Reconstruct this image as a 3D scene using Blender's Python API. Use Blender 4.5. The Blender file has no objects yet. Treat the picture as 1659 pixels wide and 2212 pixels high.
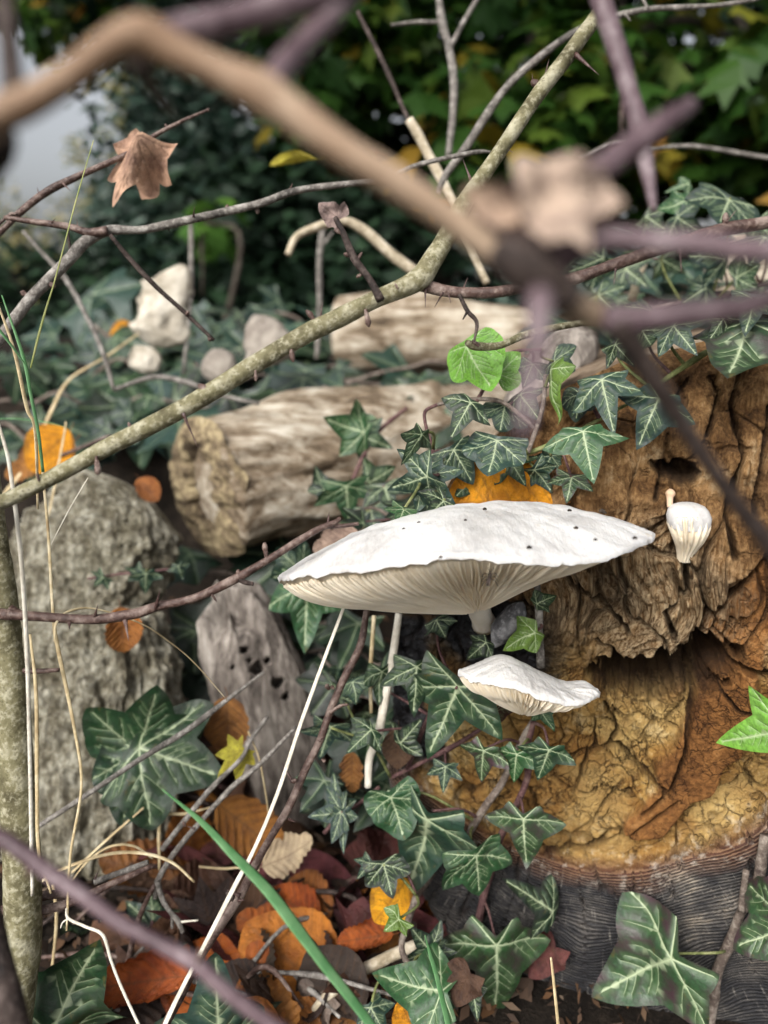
import bpy, math, random
import numpy as np
from mathutils import Vector, Matrix
from mathutils.geometry import delaunay_2d_cdt

random.seed(7); np.random.seed(7)
S = bpy.context.scene
COL = S.collection
rad = math.radians

# ------------------------------------------------------------------ camera
# photograph measured in a 1659 x 2212 pixel frame, focal length 1671 px
FPX, CU, CV = 1671.0, 829.5, 1106.0
CAMH, PITCH = 0.30, rad(15)
CAM = np.array([0, 0, CAMH])
RT = np.array([1.0, 0, 0])
UP = np.array([0, math.sin(PITCH), math.cos(PITCH)])
FW = np.array([0, math.cos(PITCH), -math.sin(PITCH)])
cd = bpy.data.cameras.new('camera'); cam = bpy.data.objects.new('camera', cd); COL.objects.link(cam)
cam.location = CAM; cam.rotation_euler = (math.pi / 2 - PITCH, 0, 0)
cd.sensor_fit = 'VERTICAL'; cd.sensor_height = 36; cd.sensor_width = 27
cd.lens = 18 / (CV / FPX); cd.clip_start = 0.01; cd.clip_end = 400
cd.dof.use_dof = True; cd.dof.focus_distance = 0.292; cd.dof.aperture_fstop = 6.8
S.camera = cam
# ------------------------------------------------------------------ world, sun, exposure
SUN_EL, SUN_AZ = rad(40), rad(-150)      # azimuth seen from above, 0 = +Y, negative = left
w = bpy.data.worlds.new('World'); S.world = w; w.use_nodes = True
nt = w.node_tree; nt.nodes.clear()
sky = nt.nodes.new('ShaderNodeTexSky'); sky.sky_type = 'NISHITA'; sky.sun_disc = False
sky.sun_elevation = SUN_EL; sky.sun_rotation = SUN_AZ; sky.air_density = 1.0; sky.dust_density = 7.0; sky.ozone_density = 1.0
hs = nt.nodes.new('ShaderNodeHueSaturation'); hs.inputs['Saturation'].default_value = 0.28
bg = nt.nodes.new('ShaderNodeBackground'); bg.inputs[1].default_value = 0.13
wo = nt.nodes.new('ShaderNodeOutputWorld')
nt.links.new(sky.outputs[0], hs.inputs['Color']); nt.links.new(hs.outputs[0], bg.inputs[0]); nt.links.new(bg.outputs[0], wo.inputs[0])
sd = bpy.data.lights.new('sun', 'SUN'); sd.energy = 1.3; sd.angle = rad(18); sd.color = (1, .975, .94)
so = bpy.data.objects.new('sun', sd); COL.objects.link(so)
sdir = Vector((math.sin(SUN_AZ) * math.cos(SUN_EL), math.cos(SUN_AZ) * math.cos(SUN_EL), math.sin(SUN_EL)))
so.rotation_euler = sdir.to_track_quat('Z', 'Y').to_euler()
S.view_settings.view_transform = 'Standard'; S.view_settings.look = 'None'
S.view_settings.gamma = 1; S.view_settings.exposure = 0.78
S.cycles.use_denoising = True
S.cycles.max_bounces = 6; S.cycles.transparent_max_bounces = 4

# ------------------------------------------------------------------ helpers: geometry
def P(u, v, d):
    return CAM + d * (FW + (u - CU) / FPX * RT + (CV - v) / FPX * UP)
def ray(u, v):
    return FW + (u - CU) / FPX * RT + (CV - v) / FPX * UP

def hash3(i, seed=0):
    x = i[..., 0].astype(np.int64); y = i[..., 1].astype(np.int64); z = i[..., 2].astype(np.int64)
    n = (x * 374761393 + y * 668265263 + z * 2147483647 + seed * 974634541) & 0xffffffff
    n = ((n ^ (n >> 13)) * 1274126177) & 0xffffffff
    n = ((n ^ (n >> 16)) * 2246822519) & 0xffffffff
    return ((n ^ (n >> 15)) & 0xffff) / 65535.0
def vnoise(p, seed=0):
    p = np.asarray(p, float); i = np.floor(p); f = p - i; f = f * f * (3 - 2 * f)
    r = 0
    for dx in (0, 1):
        for dy in (0, 1):
            for dz in (0, 1):
                wgt = (f[..., 0] if dx else 1 - f[..., 0]) * (f[..., 1] if dy else 1 - f[..., 1]) * (f[..., 2] if dz else 1 - f[..., 2])
                r = r + wgt * hash3(i + np.array([dx, dy, dz]), seed)
    return r * 2 - 1
def fbm(p, o=4, seed=0):
    p = np.asarray(p, float); r = 0; a = 1; t = 0
    for k in range(o):
        r = r + a * vnoise(p * 2 ** k, seed + k * 17); t += a; a *= .5
    return r / t
def worley(p, seed=0):
    """2-D cells: returns (F1, F2, random per cell)"""
    p = np.asarray(p, float); i = np.floor(p)
    d1 = np.full(p.shape[:-1], 9.0); d2 = d1.copy(); idr = d1 * 0
    for dx in (-1, 0, 1):
        for dy in (-1, 0, 1):
            c = i + np.array([dx, dy]); c3 = np.concatenate([c, c[..., :1] * 0], -1)
            jx = hash3(c3, seed + 1); jy = hash3(c3, seed + 2)
            d = np.hypot(c[..., 0] + jx - p[..., 0], c[..., 1] + jy - p[..., 1])
            h = hash3(c3, seed + 3)
            d2 = np.where(d < d1, d1, np.minimum(d2, d)); idr = np.where(d < d1, h, idr); d1 = np.minimum(d1, d)
    return d1, d2, idr
def sstep(a, b, x):
    t = np.clip((x - a) / (b - a), 0, 1); return t * t * (3 - 2 * t)
def seg_dist(p, pts):
    """distance of 2-D points p (n,2) to a polyline"""
    best = np.full(len(p), 1e9)
    for a, b in zip(pts[:-1], pts[1:]):
        a = np.asarray(a, float); b = np.asarray(b, float); ab = b - a
        t = np.clip(((p - a) @ ab) / max(ab @ ab, 1e-12), 0, 1)
        best = np.minimum(best, np.linalg.norm(p - (a + t[:, None] * ab), axis=1))
    return best

# ------------------------------------------------------------------ helpers: objects
def thing(name, label, cat, loc=(0, 0, 0), group=None):
    o = bpy.data.objects.new(name, None); COL.objects.link(o); o.location = loc
    o.empty_display_size = .01
    return tag(o, label, cat, group)
def tag(o, label, cat, group=None):
    o['label'] = label; o['category'] = cat
    if group: o['group'] = group
    return o
def mk(name, v, f, mat, parent=None, smooth=True, attrs=None, origin=None):
    """ONE mesh object; v in world metres, moved to its parent's (or its own) origin"""
    v = np.asarray(v, float)
    if origin is None:
        origin = np.array(root_loc(parent)) if parent is not None else v.mean(0)
    me = bpy.data.meshes.new(name)
    me.from_pydata((v - origin).tolist(), [], f if isinstance(f, list) else f.tolist())
    if smooth: me.polygons.foreach_set('use_smooth', [True] * len(me.polygons))
    for k, a in (attrs or {}).items():
        at = me.attributes.new(k, 'FLOAT', 'POINT'); at.data.foreach_set('value', np.asarray(a, np.float32))
    if mat: me.materials.append(mat)
    o = bpy.data.objects.new(name, me); COL.objects.link(o)
    if parent is not None: o.parent = parent
    else: o.location = origin
    return o
def root_loc(o):
    l = Vector((0, 0, 0))
    while o is not None: l = l + o.location; o = o.parent
    return l
def grid_faces(nu, nv, wrapu=False):
    """verts index i*nv+j"""
    i, j = np.meshgrid(np.arange(nu if wrapu else nu - 1), np.arange(nv - 1), indexing='ij')
    i2 = (i + 1) % nu
    return np.stack([i * nv + j, i2 * nv + j, i2 * nv + j + 1, i * nv + j + 1], -1).reshape(-1, 4)
def catmull(p, n):
    p = np.asarray(p, float)
    q = np.vstack([2 * p[0] - p[1], p, 2 * p[-1] - p[-2]]); out = []
    for k in range(len(p) - 1):
        a, b, c, d = q[k:k + 4]
        for t in np.arange(n) / n:
            out.append(.5 * (2 * b + (c - a) * t + (2 * a - 5 * b + 4 * c - d) * t * t + (3 * b - a - 3 * c + d) * t ** 3))
    out.append(p[-1]); return np.array(out)
def tube(pts, r, seg=8, sub=4, bump=0.0, bfreq=150, seed=0, cap=True, flat=1.0):
    pr = np.column_stack([pts, np.broadcast_to(r, len(pts))])
    q = catmull(pr, sub); c = q[:, :3]; rr = np.maximum(q[:, 3], 1e-5); n = len(c)
    t = np.gradient(c, axis=0); t /= np.linalg.norm(t, axis=1)[:, None] + 1e-12
    a = np.cross(t[0], [0, 0, 1.0]);
    if np.linalg.norm(a) < .1: a = np.cross(t[0], [1.0, 0, 0])
    A = []
    for k in range(n):
        a = a - t[k] * (a @ t[k]); a = a / np.linalg.norm(a); A.append(a)
    A = np.array(A); B = np.cross(t, A)
    th = np.arange(seg) / seg * 2 * np.pi
    R = rr[:, None] * np.ones(seg)
    v = c[:, None] + R[..., None] * (np.cos(th)[None, :, None] * A[:, None] + flat * np.sin(th)[None, :, None] * B[:, None])
    if bump:
        off = fbm(v * bfreq, 3, seed) * bump * R
        lump = vnoise(np.column_stack([np.cumsum(np.linalg.norm(np.diff(c, axis=0, prepend=c[:1]), axis=1)) * bfreq * .5, c[:, 0] * 0 + seed, c[:, 0] * 0]), seed) * bump * .8
        R2 = R * (1 + lump[:, None]) + off
        v = c[:, None] + R2[..., None] * (np.cos(th)[None, :, None] * A[:, None] + flat * np.sin(th)[None, :, None] * B[:, None])
    v = v.reshape(-1, 3)
    i, j = np.meshgrid(np.arange(n - 1), np.arange(seg), indexing='ij'); j2 = (j + 1) % seg
    f = np.stack([i * seg + j, i * seg + j2, (i + 1) * seg + j2, (i + 1) * seg + j], -1).reshape(-1, 4).tolist()
    if cap: f += [list(range(seg))[::-1], [(n - 1) * seg + k for k in range(seg)]]
    return v, f
def join(parts):
    V = []; Fa = []; o = 0
    for v, f in parts:
        V.append(v); Fa += [[k + o for k in q] for q in f]; o += len(v)
    return np.vstack(V), Fa
def path(pts, w, d):
    """pixel polyline + pixel widths + distances -> points and radii in metres"""
    n = len(pts); t = np.linspace(0, 1, n)
    w = np.interp(t, np.linspace(0, 1, np.size(w)), np.atleast_1d(w)); d = np.interp(t, np.linspace(0, 1, np.size(d)), np.atleast_1d(d))
    return np.array([P(u, v, dd) for (u, v), dd in zip(pts, d)]), w / 2 * d / FPX

# ------------------------------------------------------------------ helpers: materials
class Mat:
    def __init__(s, name):
        s.m = bpy.data.materials.new(name); s.m.use_nodes = True; s.t = s.m.node_tree; s.t.nodes.clear()
        s.out = s.n('ShaderNodeOutputMaterial'); s.b = s.n('ShaderNodeBsdfPrincipled'); s.l(s.b.outputs[0], s.out.inputs[0])
    def n(s, typ, **kw):
        x = s.t.nodes.new(typ)
        for k, v in kw.items(): setattr(x, k, v)
        return x
    def l(s, a, b): s.t.links.new(a, b)
    def put(s, sock, val):
        if hasattr(val, 'links'): s.l(val, sock)
        elif isinstance(val, (tuple, list)) and len(val) == 3 and sock.type == 'RGBA': sock.default_value = (*val, 1)
        else: sock.default_value = val
    def co(s, kind='Object', scale=(1, 1, 1)):
        c = s.n('ShaderNodeTexCoord'); mp = s.n('ShaderNodeMapping'); mp.inputs['Scale'].default_value = scale
        s.l(c.outputs[kind], mp.inputs[0]); return mp.outputs[0]
    def noise(s, vec, scale, detail=4, rough=.55, dist=0):
        x = s.n('ShaderNodeTexNoise'); s.l(vec, x.inputs['Vector'])
        x.inputs['Scale'].default_value = scale; x.inputs['Detail'].default_value = detail
        x.inputs['Roughness'].default_value = rough; x.inputs['Distortion'].default_value = dist
        return x.outputs['Fac']
    def voro(s, vec, scale, feature='F1'):
        x = s.n('ShaderNodeTexVoronoi', feature=feature); s.l(vec, x.inputs['Vector']); x.inputs['Scale'].default_value = scale
        return x.outputs['Distance']
    def ramp(s, fac, stops):
        x = s.n('ShaderNodeValToRGB'); s.put(x.inputs[0], fac); e = x.color_ramp.elements
        while len(e) < len(stops): e.new(.5)
        for k, (p, c) in zip(e, stops):
            k.position = p; k.color = (*c, 1) if isinstance(c, tuple) else (c, c, c, 1)
        return x.outputs[0]
    def mix(s, fac, a, b, mode='MIX'):
        x = s.n('ShaderNodeMix', data_type='RGBA', blend_type=mode); s.put(x.inputs[0], fac); s.put(x.inputs[6], a); s.put(x.inputs[7], b)
        return x.outputs[2]
    def math(s, op, a, b=0.0, c=0.0):
        x = s.n('ShaderNodeMath', operation=op); s.put(x.inputs[0], a); s.put(x.inputs[1], b); s.put(x.inputs[2], c); return x.outputs[0]
    def attr(s, name):
        x = s.n('ShaderNodeAttribute', attribute_name=name); return x.outputs['Fac']
    def bump(s, h, strength=.5, dist=.001, prev=None):
        x = s.n('ShaderNodeBump'); x.inputs['Strength'].default_value = strength; x.inputs['Distance'].default_value = dist
        s.l(h, x.inputs['Height'])
        if prev is not None: s.l(prev, x.inputs['Normal'])
        return x.outputs[0]
    def done(s, color=None, rough=.7, spec=.3, normal=None, sss=0, trans=0):
        if color is not None: s.put(s.b.inputs['Base Color'], color)
        s.put(s.b.inputs['Roughness'], rough); s.b.inputs['Specular IOR Level'].default_value = spec
        if normal is not None: s.l(normal, s.b.inputs['Normal'])
        if sss:
            s.b.inputs['Subsurface Weight'].default_value = sss; s.b.inputs['Subsurface Radius'].default_value = (.004, .003, .002); s.b.inputs['Subsurface Scale'].default_value = 1
        if trans:
            tr = s.n('ShaderNodeBsdfTranslucent'); ms = s.n('ShaderNodeMixShader'); ms.inputs[0].default_value = trans
            if color is not None: s.put(tr.inputs[0], color)
            if normal is not None: s.l(normal, tr.inputs['Normal'])
            s.l(s.b.outputs[0], ms.inputs[1]); s.l(tr.outputs[0], ms.inputs[2]); s.l(ms.outputs[0], s.out.inputs[0])
        return s.m

def bark(name, dark, mid, pale, scale=500, speck=.5, rough=.75, spec=.25, depth=.0006):
    m = Mat(name); c = m.co()
    n1 = m.noise(c, scale * .25, 5, .6); n2 = m.noise(c, scale, 6, .65); vo = m.voro(c, scale * 1.6)
    col = m.ramp(n1, [(.3, dark), (.52, mid), (.72, pale)])
    col = m.mix(m.math('MULTIPLY', m.ramp(n2, [(.5, 0.0), (.66, 1.0)]), speck), col, pale)
    col = m.mix(m.math('MULTIPLY', m.ramp(vo, [(.1, 1.0), (.3, 0.0)]), speck * .8), col, dark)
    return m.done(col, rough, spec, m.bump(m.math('ADD', n2, m.math('MULTIPLY', vo, .6)), .6, depth))
M_GREENBARK = bark('green_grey_bark', (.06, .052, .026), (.17, .155, .085), (.38, .36, .26), 420, .75)
M_REDBARK = bark('red_brown_bark', (.028, .014, .012), (.085, .05, .04), (.26, .2, .17), 500, .4, .55, .35)
M_PURPLE = bark('purple_bark', (.045, .024, .03), (.115, .075, .085), (.24, .19, .2), 300, .3, .5, .4)
M_TAN = bark('tan_bark', (.05, .026, .016), (.21, .13, .078), (.52, .40, .29), 55, .5, .6, .3)
M_DARKTWIG = bark('dark_bark', (.012, .009, .008), (.035, .024, .02), (.11, .085, .075), 600, .4)
M_GREYTWIG = bark('grey_bark', (.05, .045, .04), (.15, .135, .12), (.36, .34, .31), 600, .5)
M_PALESTICK = bark('bare_pale_wood', (.2, .16, .1), (.42, .36, .26), (.62, .56, .45), 400, .4)
M_STRAW = bark('straw', (.28, .2, .1), (.5, .4, .23), (.68, .6, .42), 400, .2, .5, .35)
M_WHITESTRAW = bark('bleached_straw', (.5, .45, .36), (.66, .62, .52), (.8, .77, .68), 400, .2, .5, .35)
M_VINE = bark('ivy_stem', (.05, .035, .03), (.14, .11, .09), (.3, .26, .22), 600, .5)
M_VINERED = bark('young_ivy_stem', (.04, .018, .02), (.10, .05, .05), (.2, .13, .11), 600, .3)
M_VINEGREEN = bark('green_ivy_stem', (.06, .07, .025), (.15, .17, .06), (.28, .28, .14), 600, .3)
M_THORN = bark('thorn_wood', (.025, .012, .012), (.07, .035, .03), (.2, .14, .12), 900, .3, .4, .5)

def grass_mat(name, c1, c2):
    m = Mat(name); n = m.noise(m.co(scale=(1, 1, 1)), 120, 3)
    return m.done(m.ramp(n, [(.35, c1), (.65, c2)]), .45, .4, trans=.25)
M_GRASS = grass_mat('green_grass', (.10, .27, .10), (.19, .38, .17))
M_GRASSY = grass_mat('yellow_green_grass', (.24, .3, .07), (.42, .42, .16))

def ivy_mat():
    m = Mat('ivy_leaf'); oi = m.n('ShaderNodeObjectInfo'); c = m.co(scale=(1, 1, 1))
    n1 = m.noise(c, 3.2, 4); n2 = m.noise(c, 26, 4, .6)
    vd, ve = m.attr('vd'), m.attr('vein')
    lam = m.mix(m.ramp(n2, [(.35, 0.0), (.7, 1.0)]), oi.outputs['Color'], m.mix(.45, oi.outputs['Color'], (.0, .0, .0)))
    lam = m.mix(m.math('MULTIPLY', m.ramp(n1, [(.5, 0.0), (.75, 1.0)]), .22), lam, (.16, .2, .16))
    pm = m.math('MULTIPLY', oi.outputs['Alpha'], m.math('MULTIPLY', m.ramp(n1, [(.38, 0.0), (.56, 1.0)]), m.ramp(vd, [(.1, .15), (.45, 1.0)])))
    lam = m.mix(pm, lam, (.05, .022, .032))
    lam = m.mix(m.math('MULTIPLY', m.ramp(vd, [(.0, 1.0), (.3, 0.0)]), .22), lam, (.08, .16, .05))
    lam = m.mix(m.math('MULTIPLY', m.ramp(m.noise(c, 5.5, 5, .7, .5), [(.62, 0.0), (.68, 1.0)]), .7), lam, (.09, .075, .02))
    lam = m.mix(m.ramp(m.noise(c, 34, 3, .6), [(.70, 0.0), (.74, .7)]), lam, (.12, .08, .04))
    pale = m.mix(.8, oi.outputs['Color'], (.52, .60, .38))
    col = m.mix(m.math('MULTIPLY', ve, .95), lam, pale)
    nb = m.math('ADD', m.math('MULTIPLY', n2, .25), m.math('MULTIPLY', vd, .5))
    # a waxy upper side with blemishes
    rg = m.ramp(m.noise(c, 9, 5), [(.3, .34), (.7, .6)])
    return m.done(col, rg, .42, m.bump(nb, .18, .012), trans=.12)
M_IVY = ivy_mat()

def dead_leaf_mat():
    m = Mat('fallen_leaf'); oi = m.n('ShaderNodeObjectInfo'); c = m.co(scale=(1, 1, 1))
    n1 = m.noise(c, 3, 5, .6); n2 = m.noise(c, 18, 5, .7); ve = m.attr('vein')
    ha = m.n('ShaderNodeHueSaturation'); m.l(oi.outputs['Color'], ha.inputs['Color']); ha.inputs['Value'].default_value = .38; ha.inputs['Hue'].default_value = .485
    col = m.mix(m.ramp(n1, [(.32, 0.0), (.68, 1.0)]), oi.outputs['Color'], ha.outputs[0])
    br = m.math('MULTIPLY', oi.outputs['Alpha'], m.ramp(m.noise(c, 4.2, 6, .7, .6), [(.5, 0.0), (.58, 1.0)]))
    col = m.mix(br, col, (.035, .016, .009))
    col = m.mix(m.math('MULTIPLY', m.ramp(n2, [(.6, 0.0), (.72, 1.0)]), .5), col, (.08, .04, .02))
    col = m.mix(m.math('MULTIPLY', ve, .45), col, (.09, .045, .02))
    return m.done(col, .5, .35, m.bump(n2, .4, .03), trans=.18)
M_DEAD = dead_leaf_mat()

# ------------------------------------------------------------------ ground
def gh(x, y):
    """height of the soil: flat by the log, a bank of ivy-grown rubble behind"""
    x = np.asarray(x, float); y = np.asarray(y, float)
    p = np.stack([x, y, x * 0], -1)
    bank = .258 * sstep(.50, .80, y + .10 * np.clip(x, -.5, .5)) * (1 - .12 * sstep(.8, 2.5, y))
    near = sstep(9, 1.5, np.hypot(x, y))
    return bank - .014 + near * (.008 * fbm(p * 18, 4, 3) + .012 * fbm(p * 5, 2, 9)) + 3.0 * sstep(6, 60, y) * 0
def ground():
    t = np.linspace(-1, 1, 241); X = .9 * t + 119 * t ** 7; s = np.linspace(-.35, 1, 261); Y = .45 + 1.2 * s + 120 * np.sign(s) * np.abs(s) ** 6
    xx, yy = np.meshgrid(X, Y, indexing='ij')
    v = np.stack([xx, yy, gh(xx, yy)], -1).reshape(-1, 3)
    m = Mat('leaf_mould_soil'); c = m.co(); n = m.noise(c, 60, 8, .7); n2 = m.noise(c, 500, 5, .7)
    col = m.ramp(n, [(.3, (.006, .005, .004)), (.55, (.02, .015, .011)), (.75, (.05, .038, .027))])
    col = m.mix(m.ramp(n2, [(.55, 0.0), (.75, .6)]), col, (.10, .075, .055))
    o = mk('ground', v, grid_faces(241, 261), m.done(col, .9, .15, m.bump(m.math('ADD', n, n2), .8, .004)), origin=np.zeros(3))
    o['kind'] = 'structure'
ground()
def gpoint(u, v, lift=0.0):
    """where the pixel's ray meets the soil"""
    r = ray(u, v); d = .2
    for k in range(400):
        p = CAM + r * d
        if p[2] - lift < gh(p[0], p[1]): break
        d += .004
    return CAM + r * d, d

# ------------------------------------------------------------------ the rotting log with the cut face
PSI = rad(15)
AX = np.array([math.sin(PSI), math.cos(PSI), 0]); HX = np.array([math.cos(PSI), -math.sin(PSI), 0]); ZX = np.array([0, 0, 1.0])
CF = P(1420, 1500, .32)
def roll(b): return 3.4 * np.maximum(0, b - .03) ** 2
def face_ab(u, v):
    r = ray(u, v); d = ((CF - CAM) @ AX) / (r @ AX); q = CAM + r * d - CF
    return np.array([q @ HX, q @ ZX])
def dface(u, v):
    r = ray(u, v); k = (CF - CAM) @ AX; d = k / (r @ AX)
    for _ in range(4):
        b = (CAM + r * d - CF)[2]; d = (k + roll(b)) / (r @ AX)
    return d
OUT_PX = [(1400, 2300), (1110, 2225), (980, 2065), (904, 1940), (850, 1750), (830, 1550), (850, 1350), (910, 1150), (1010, 1000), (1150, 890), (1300, 820), (1450, 778), (1659, 738), (1850, 800), (2050, 1000), (2150, 1400), (2080, 1800), (1850, 2140), (1650, 2280)]
def rotting_log():
    root = thing('rotting_log', 'big rotting sawn log with cracked golden heartwood and grey weathered outer rings', 'log', tuple(CF + np.array([0, 0, -.135]) + AX * .25))
    ob = np.array([face_ab(*q) for q in OUT_PX]); oa = np.arctan2(ob[:, 1], ob[:, 0]); orr = np.hypot(ob[:, 0], ob[:, 1])
    o = np.argsort(oa); oa, orr = oa[o], orr[o]
    NT, NR = 860, 280
    th = np.arange(NT) / NT * 2 * np.pi - np.pi
    R = np.interp(th, np.r_[oa[-1] - 2 * np.pi, oa, oa[0] + 2 * np.pi], np.r_[orr[-1], orr, orr[0]])
    for _ in range(12): R = (np.roll(R, 1) + R + np.roll(R, -1)) / 3
    R = R * (1 + .012 * vnoise(np.stack([np.cos(th) * 6, np.sin(th) * 6, th * 0], -1)))
    fr = np.linspace(0, 1, NR) ** .8
    A = (R[:, None] * fr) * np.cos(th)[:, None]; B = (R[:, None] * fr) * np.sin(th)[:, None]
    a, b = A.ravel(), B.ravel(); ab = np.stack([a, b], -1); p3 = np.stack([a, b, a * 0], -1)
    pith = face_ab(1275, 1440); da, db = a - pith[0], b - pith[1]
    wob = 1 + .05 * vnoise(p3 * 18, 5) + .03 * vnoise(p3 * 45, 6)
    pr = np.hypot(da * 1.02, db) * wob; ang = np.arctan2(da, -db)     # seam points up
    px = lambda *q: [face_ab(*k) for k in q]
    edge = (fr[None, :] * np.ones((NT, 1))).ravel()
    # zones ------------------------------------------------------------
    HR = .0985
    heart = sstep(HR + .0015, HR - .002, pr + .0018 * fbm(p3 * 120, 3, 13))                      # brown heartwood inside, grey sapwood outside
    up = sstep(-.012, .03, b - .0 + .012 * vnoise(p3 * 30, 8))   # decayed fibrous upper part
    heart = np.maximum(heart, up)
    og = np.minimum(seg_dist(ab, px((1659, 1300), (1600, 1370), (1580, 1500), (1530, 1620), (1480, 1690))) / .0125,
                    seg_dist(ab, px((1460, 1730), (1415, 1790), (1380, 1800))) / .007)
    orange = sstep(1.1, .85, og + .25 * vnoise(p3 * 120, 11))
    char = sstep(.034, .016, np.hypot((ab - px((1050, 1395))[0])[:, 0] * .8, (ab - px((1050, 1395))[0])[:, 1]) + .006 * fbm(p3 * 70, 3, 4))
    char = np.maximum(char, sstep(.018, .008, seg_dist(ab, px((880, 1380), (860, 1560), (900, 1640))) + .004 * fbm(p3 * 90, 3, 5)))
    s = roll(b)
    # outer zone: fine concentric ridges and radial checks ---------------
    rings = np.sin(pr * 2 * np.pi / .0024 + 1.5 * vnoise(p3 * 60, 3))
    s += (1 - heart) * .00008 * rings
    s += (1 - heart) * .0009 * fbm(p3 * 90, 4, 21)
    rch = np.abs(vnoise(np.stack([ang * 26, pr * 14, ang * 0], -1), 31)); s += (1 - heart) * sstep(.06, .0, rch) * .0030; rcheck = (1 - heart) * sstep(.045, .0, rch) * .7
    # heart: blocks split along and across the rings ----------------------
    bu = np.stack([ang * 2.3 + .3 * vnoise(p3 * 40, 41) + .1 * vnoise(p3 * 160, 43), pr / .021 + .4 * vnoise(p3 * 35, 42) + .12 * vnoise(p3 * 160, 44)], -1)
    f1, f2, idr = worley(bu, 7)
    f1b, f2b, idb = worley(bu * 2.7, 17)
    blocky = heart * (1 - up) * (1 - orange)
    gmod = .55 + .45 * sstep(-.3, .4, vnoise(p3 * 55, 47)); gap = sstep(.07, .015, f2 - f1) * gmod; gap2 = sstep(.10, .0, f2b - f1b) * (.25 + .75 * sstep(-.2, .4, vnoise(p3 * 70, 48)))
    tk = np.abs(vnoise(np.stack([ang * 16 + vnoise(p3 * 90, 91), pr * 420, ang * 0], -1), 92)); tick = sstep(.10, .0, tk) * sstep(.0, .35, vnoise(p3 * 130, 93))
    gap2 = np.maximum(gap2, tick * .8)
    s += blocky * (.005 + (idr - .5) * .0065 + (idb - .5) * .0022 + .0012 * fbm(p3 * 60, 3, 49))
    s += (blocky * .75 + .12 * orange * 0) * gap * .0075 + blocky * gap2 * .002 + orange * tick * .0012
    s += heart * (1 - orange) * (.0005 + .0012 * up) * fbm(p3 * 190, 4, 51)
    crack = np.maximum(np.maximum(blocky * np.maximum(gap, .6 * gap2), orange * tick * .6), rcheck)
    # orange band: smooth, with fine pores and across cracks
    s += orange * (.002 + .0005 * fbm(p3 * 200, 3, 9))
    # step between heart and sapwood
    s += heart * (1 - up) * (1 - orange) * .003
    # decayed upper part: fibres that flow up and right ------------------
    fl = np.stack([(a * .93 - b * .30) * 230 + 6 * vnoise(p3 * 32, 61), (b * .93 + a * .3) * 26, a * 0], -1)
    rid = 1 - np.abs(fbm(fl, 3, 63)); big = fbm(p3 * 34, 4, 65)
    fz = sstep(.052, .02, np.hypot(*(ab - px((1370, 1330))[0]).T)) * up
    s += up * .0016 * fbm(p3 * 260, 3, 67) + up * (-.0055 * big + .0026 * (1 - rid) ** 1.0) + fz * (.014 * (1 - rid) + .004 * fbm(p3 * 80, 3, 3) - .004)
    w1, w2, wid = worley(np.stack([a * 52 + .5 * vnoise(p3 * 50, 71), b * 22 + .5 * vnoise(p3 * 50, 72)], -1), 23)
    wg = sstep(.1, .0, w2 - w1) * up * (1 - .5 * sstep(.05, .1, b)); s += wg * .005 + up * (wid - .5) * .005; crack = np.maximum(crack, wg * .8)
    # drawn cracks and hollows -------------------------------------------
    def trench(pts, wpx, depth, rag=.35):
        nonlocal s, crack
        wd = wpx * .32 / FPX
        d = seg_dist(ab, px(*pts)) + wd * rag * fbm(p3 * 220, 3, int(depth * 1e5))
        k = sstep(wd * .75, wd * .2, d); s = s + k * depth; crack = np.maximum(crack, sstep(wd * .8, wd * .5, d) if wpx > 30 else k)  # wide hollows get a broader dark mask that paints their inner shade
    trench([(1335, 1475), (1385, 1482), (1440, 1474), (1490, 1455), (1535, 1440)], 84, .05)
    trench([(1535, 1440), (1585, 1452), (1640, 1466), (1720, 1490)], 15, .012)
    trench([(1535, 1430), (1500, 1392), (1550, 1330), (1612, 1258), (1680, 1205)], 14, .011)
    trench([(1508, 1480), (1492, 1560), (1482, 1640), (1448, 1722), (1390, 1770)], 10, .007)
    trench([(1190, 1690), (1250, 1652), (1335, 1636), (1380, 1680), (1440, 1722)], 12, .008)
    trench([(1305, 1530), (1335, 1600), (1312, 1640)], 9, .007)
    trench([(1180, 1852), (1280, 1858), (1340, 1830), (1400, 1790), (1470, 1738)], 9, .006)
    trench([(1560, 1500), (1600, 1545), (1659, 1560)], 7, .004)
    trench([(1690, 690), (1645, 800), (1605, 900), (1622, 1000), (1575, 1130), (1590, 1210)], 11, .009)
    trench([(1560, 830), (1580, 870), (1542, 960)], 8, .005)
    trench([(1505, 836), (1470, 890)], 8, .005)
    trench([(1700, 900), (1660, 1040), (1640, 1120)], 10, .007)
    trench([(1410, 1010), (1432, 1040), (1420, 1090)], 9, .006)
    trench([(1478, 1035), (1495, 1040)], 36, .02)
    trench([(1436, 1022), (1440, 1035)], 22, .012)
    trench([(1210, 1225), (1260, 1290), (1330, 1330), (1360, 1380)], 10, .007)
    trench([(1480, 1200), (1490, 1290), (1440, 1330), (1460, 1390)], 12, .009)
    trench([(1290, 1400), (1330, 1420), (1330, 1470)], 9, .006)
    s = s + char * (.004 + .004 * fbm(np.stack([a * 60, b * 160, a * 0], -1), 4, 81))
    s += .006 * sstep(.965, 1.0, edge) ** 2
    rimw = sstep(.012, .0, np.abs(pr - HR - .003)) * (1 - up)
    V = CF + a[:, None] * HX + b[:, None] * ZX + s[:, None] * AX
    fc = grid_faces(NT, NR, True)[:, ::-1]
    m = Mat('rotten_end_grain'); c = m.co()
    ATT = {k: m.attr(k) for k in ('heart', 'up', 'orange', 'char', 'crack', 'pr', 'ang', 'rimw', 'blk')}
    pol = m.n('ShaderNodeCombineXYZ'); m.l(m.math('MULTIPLY', ATT['ang'], .075), pol.inputs[0]); m.l(ATT['pr'], pol.inputs[1])
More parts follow.
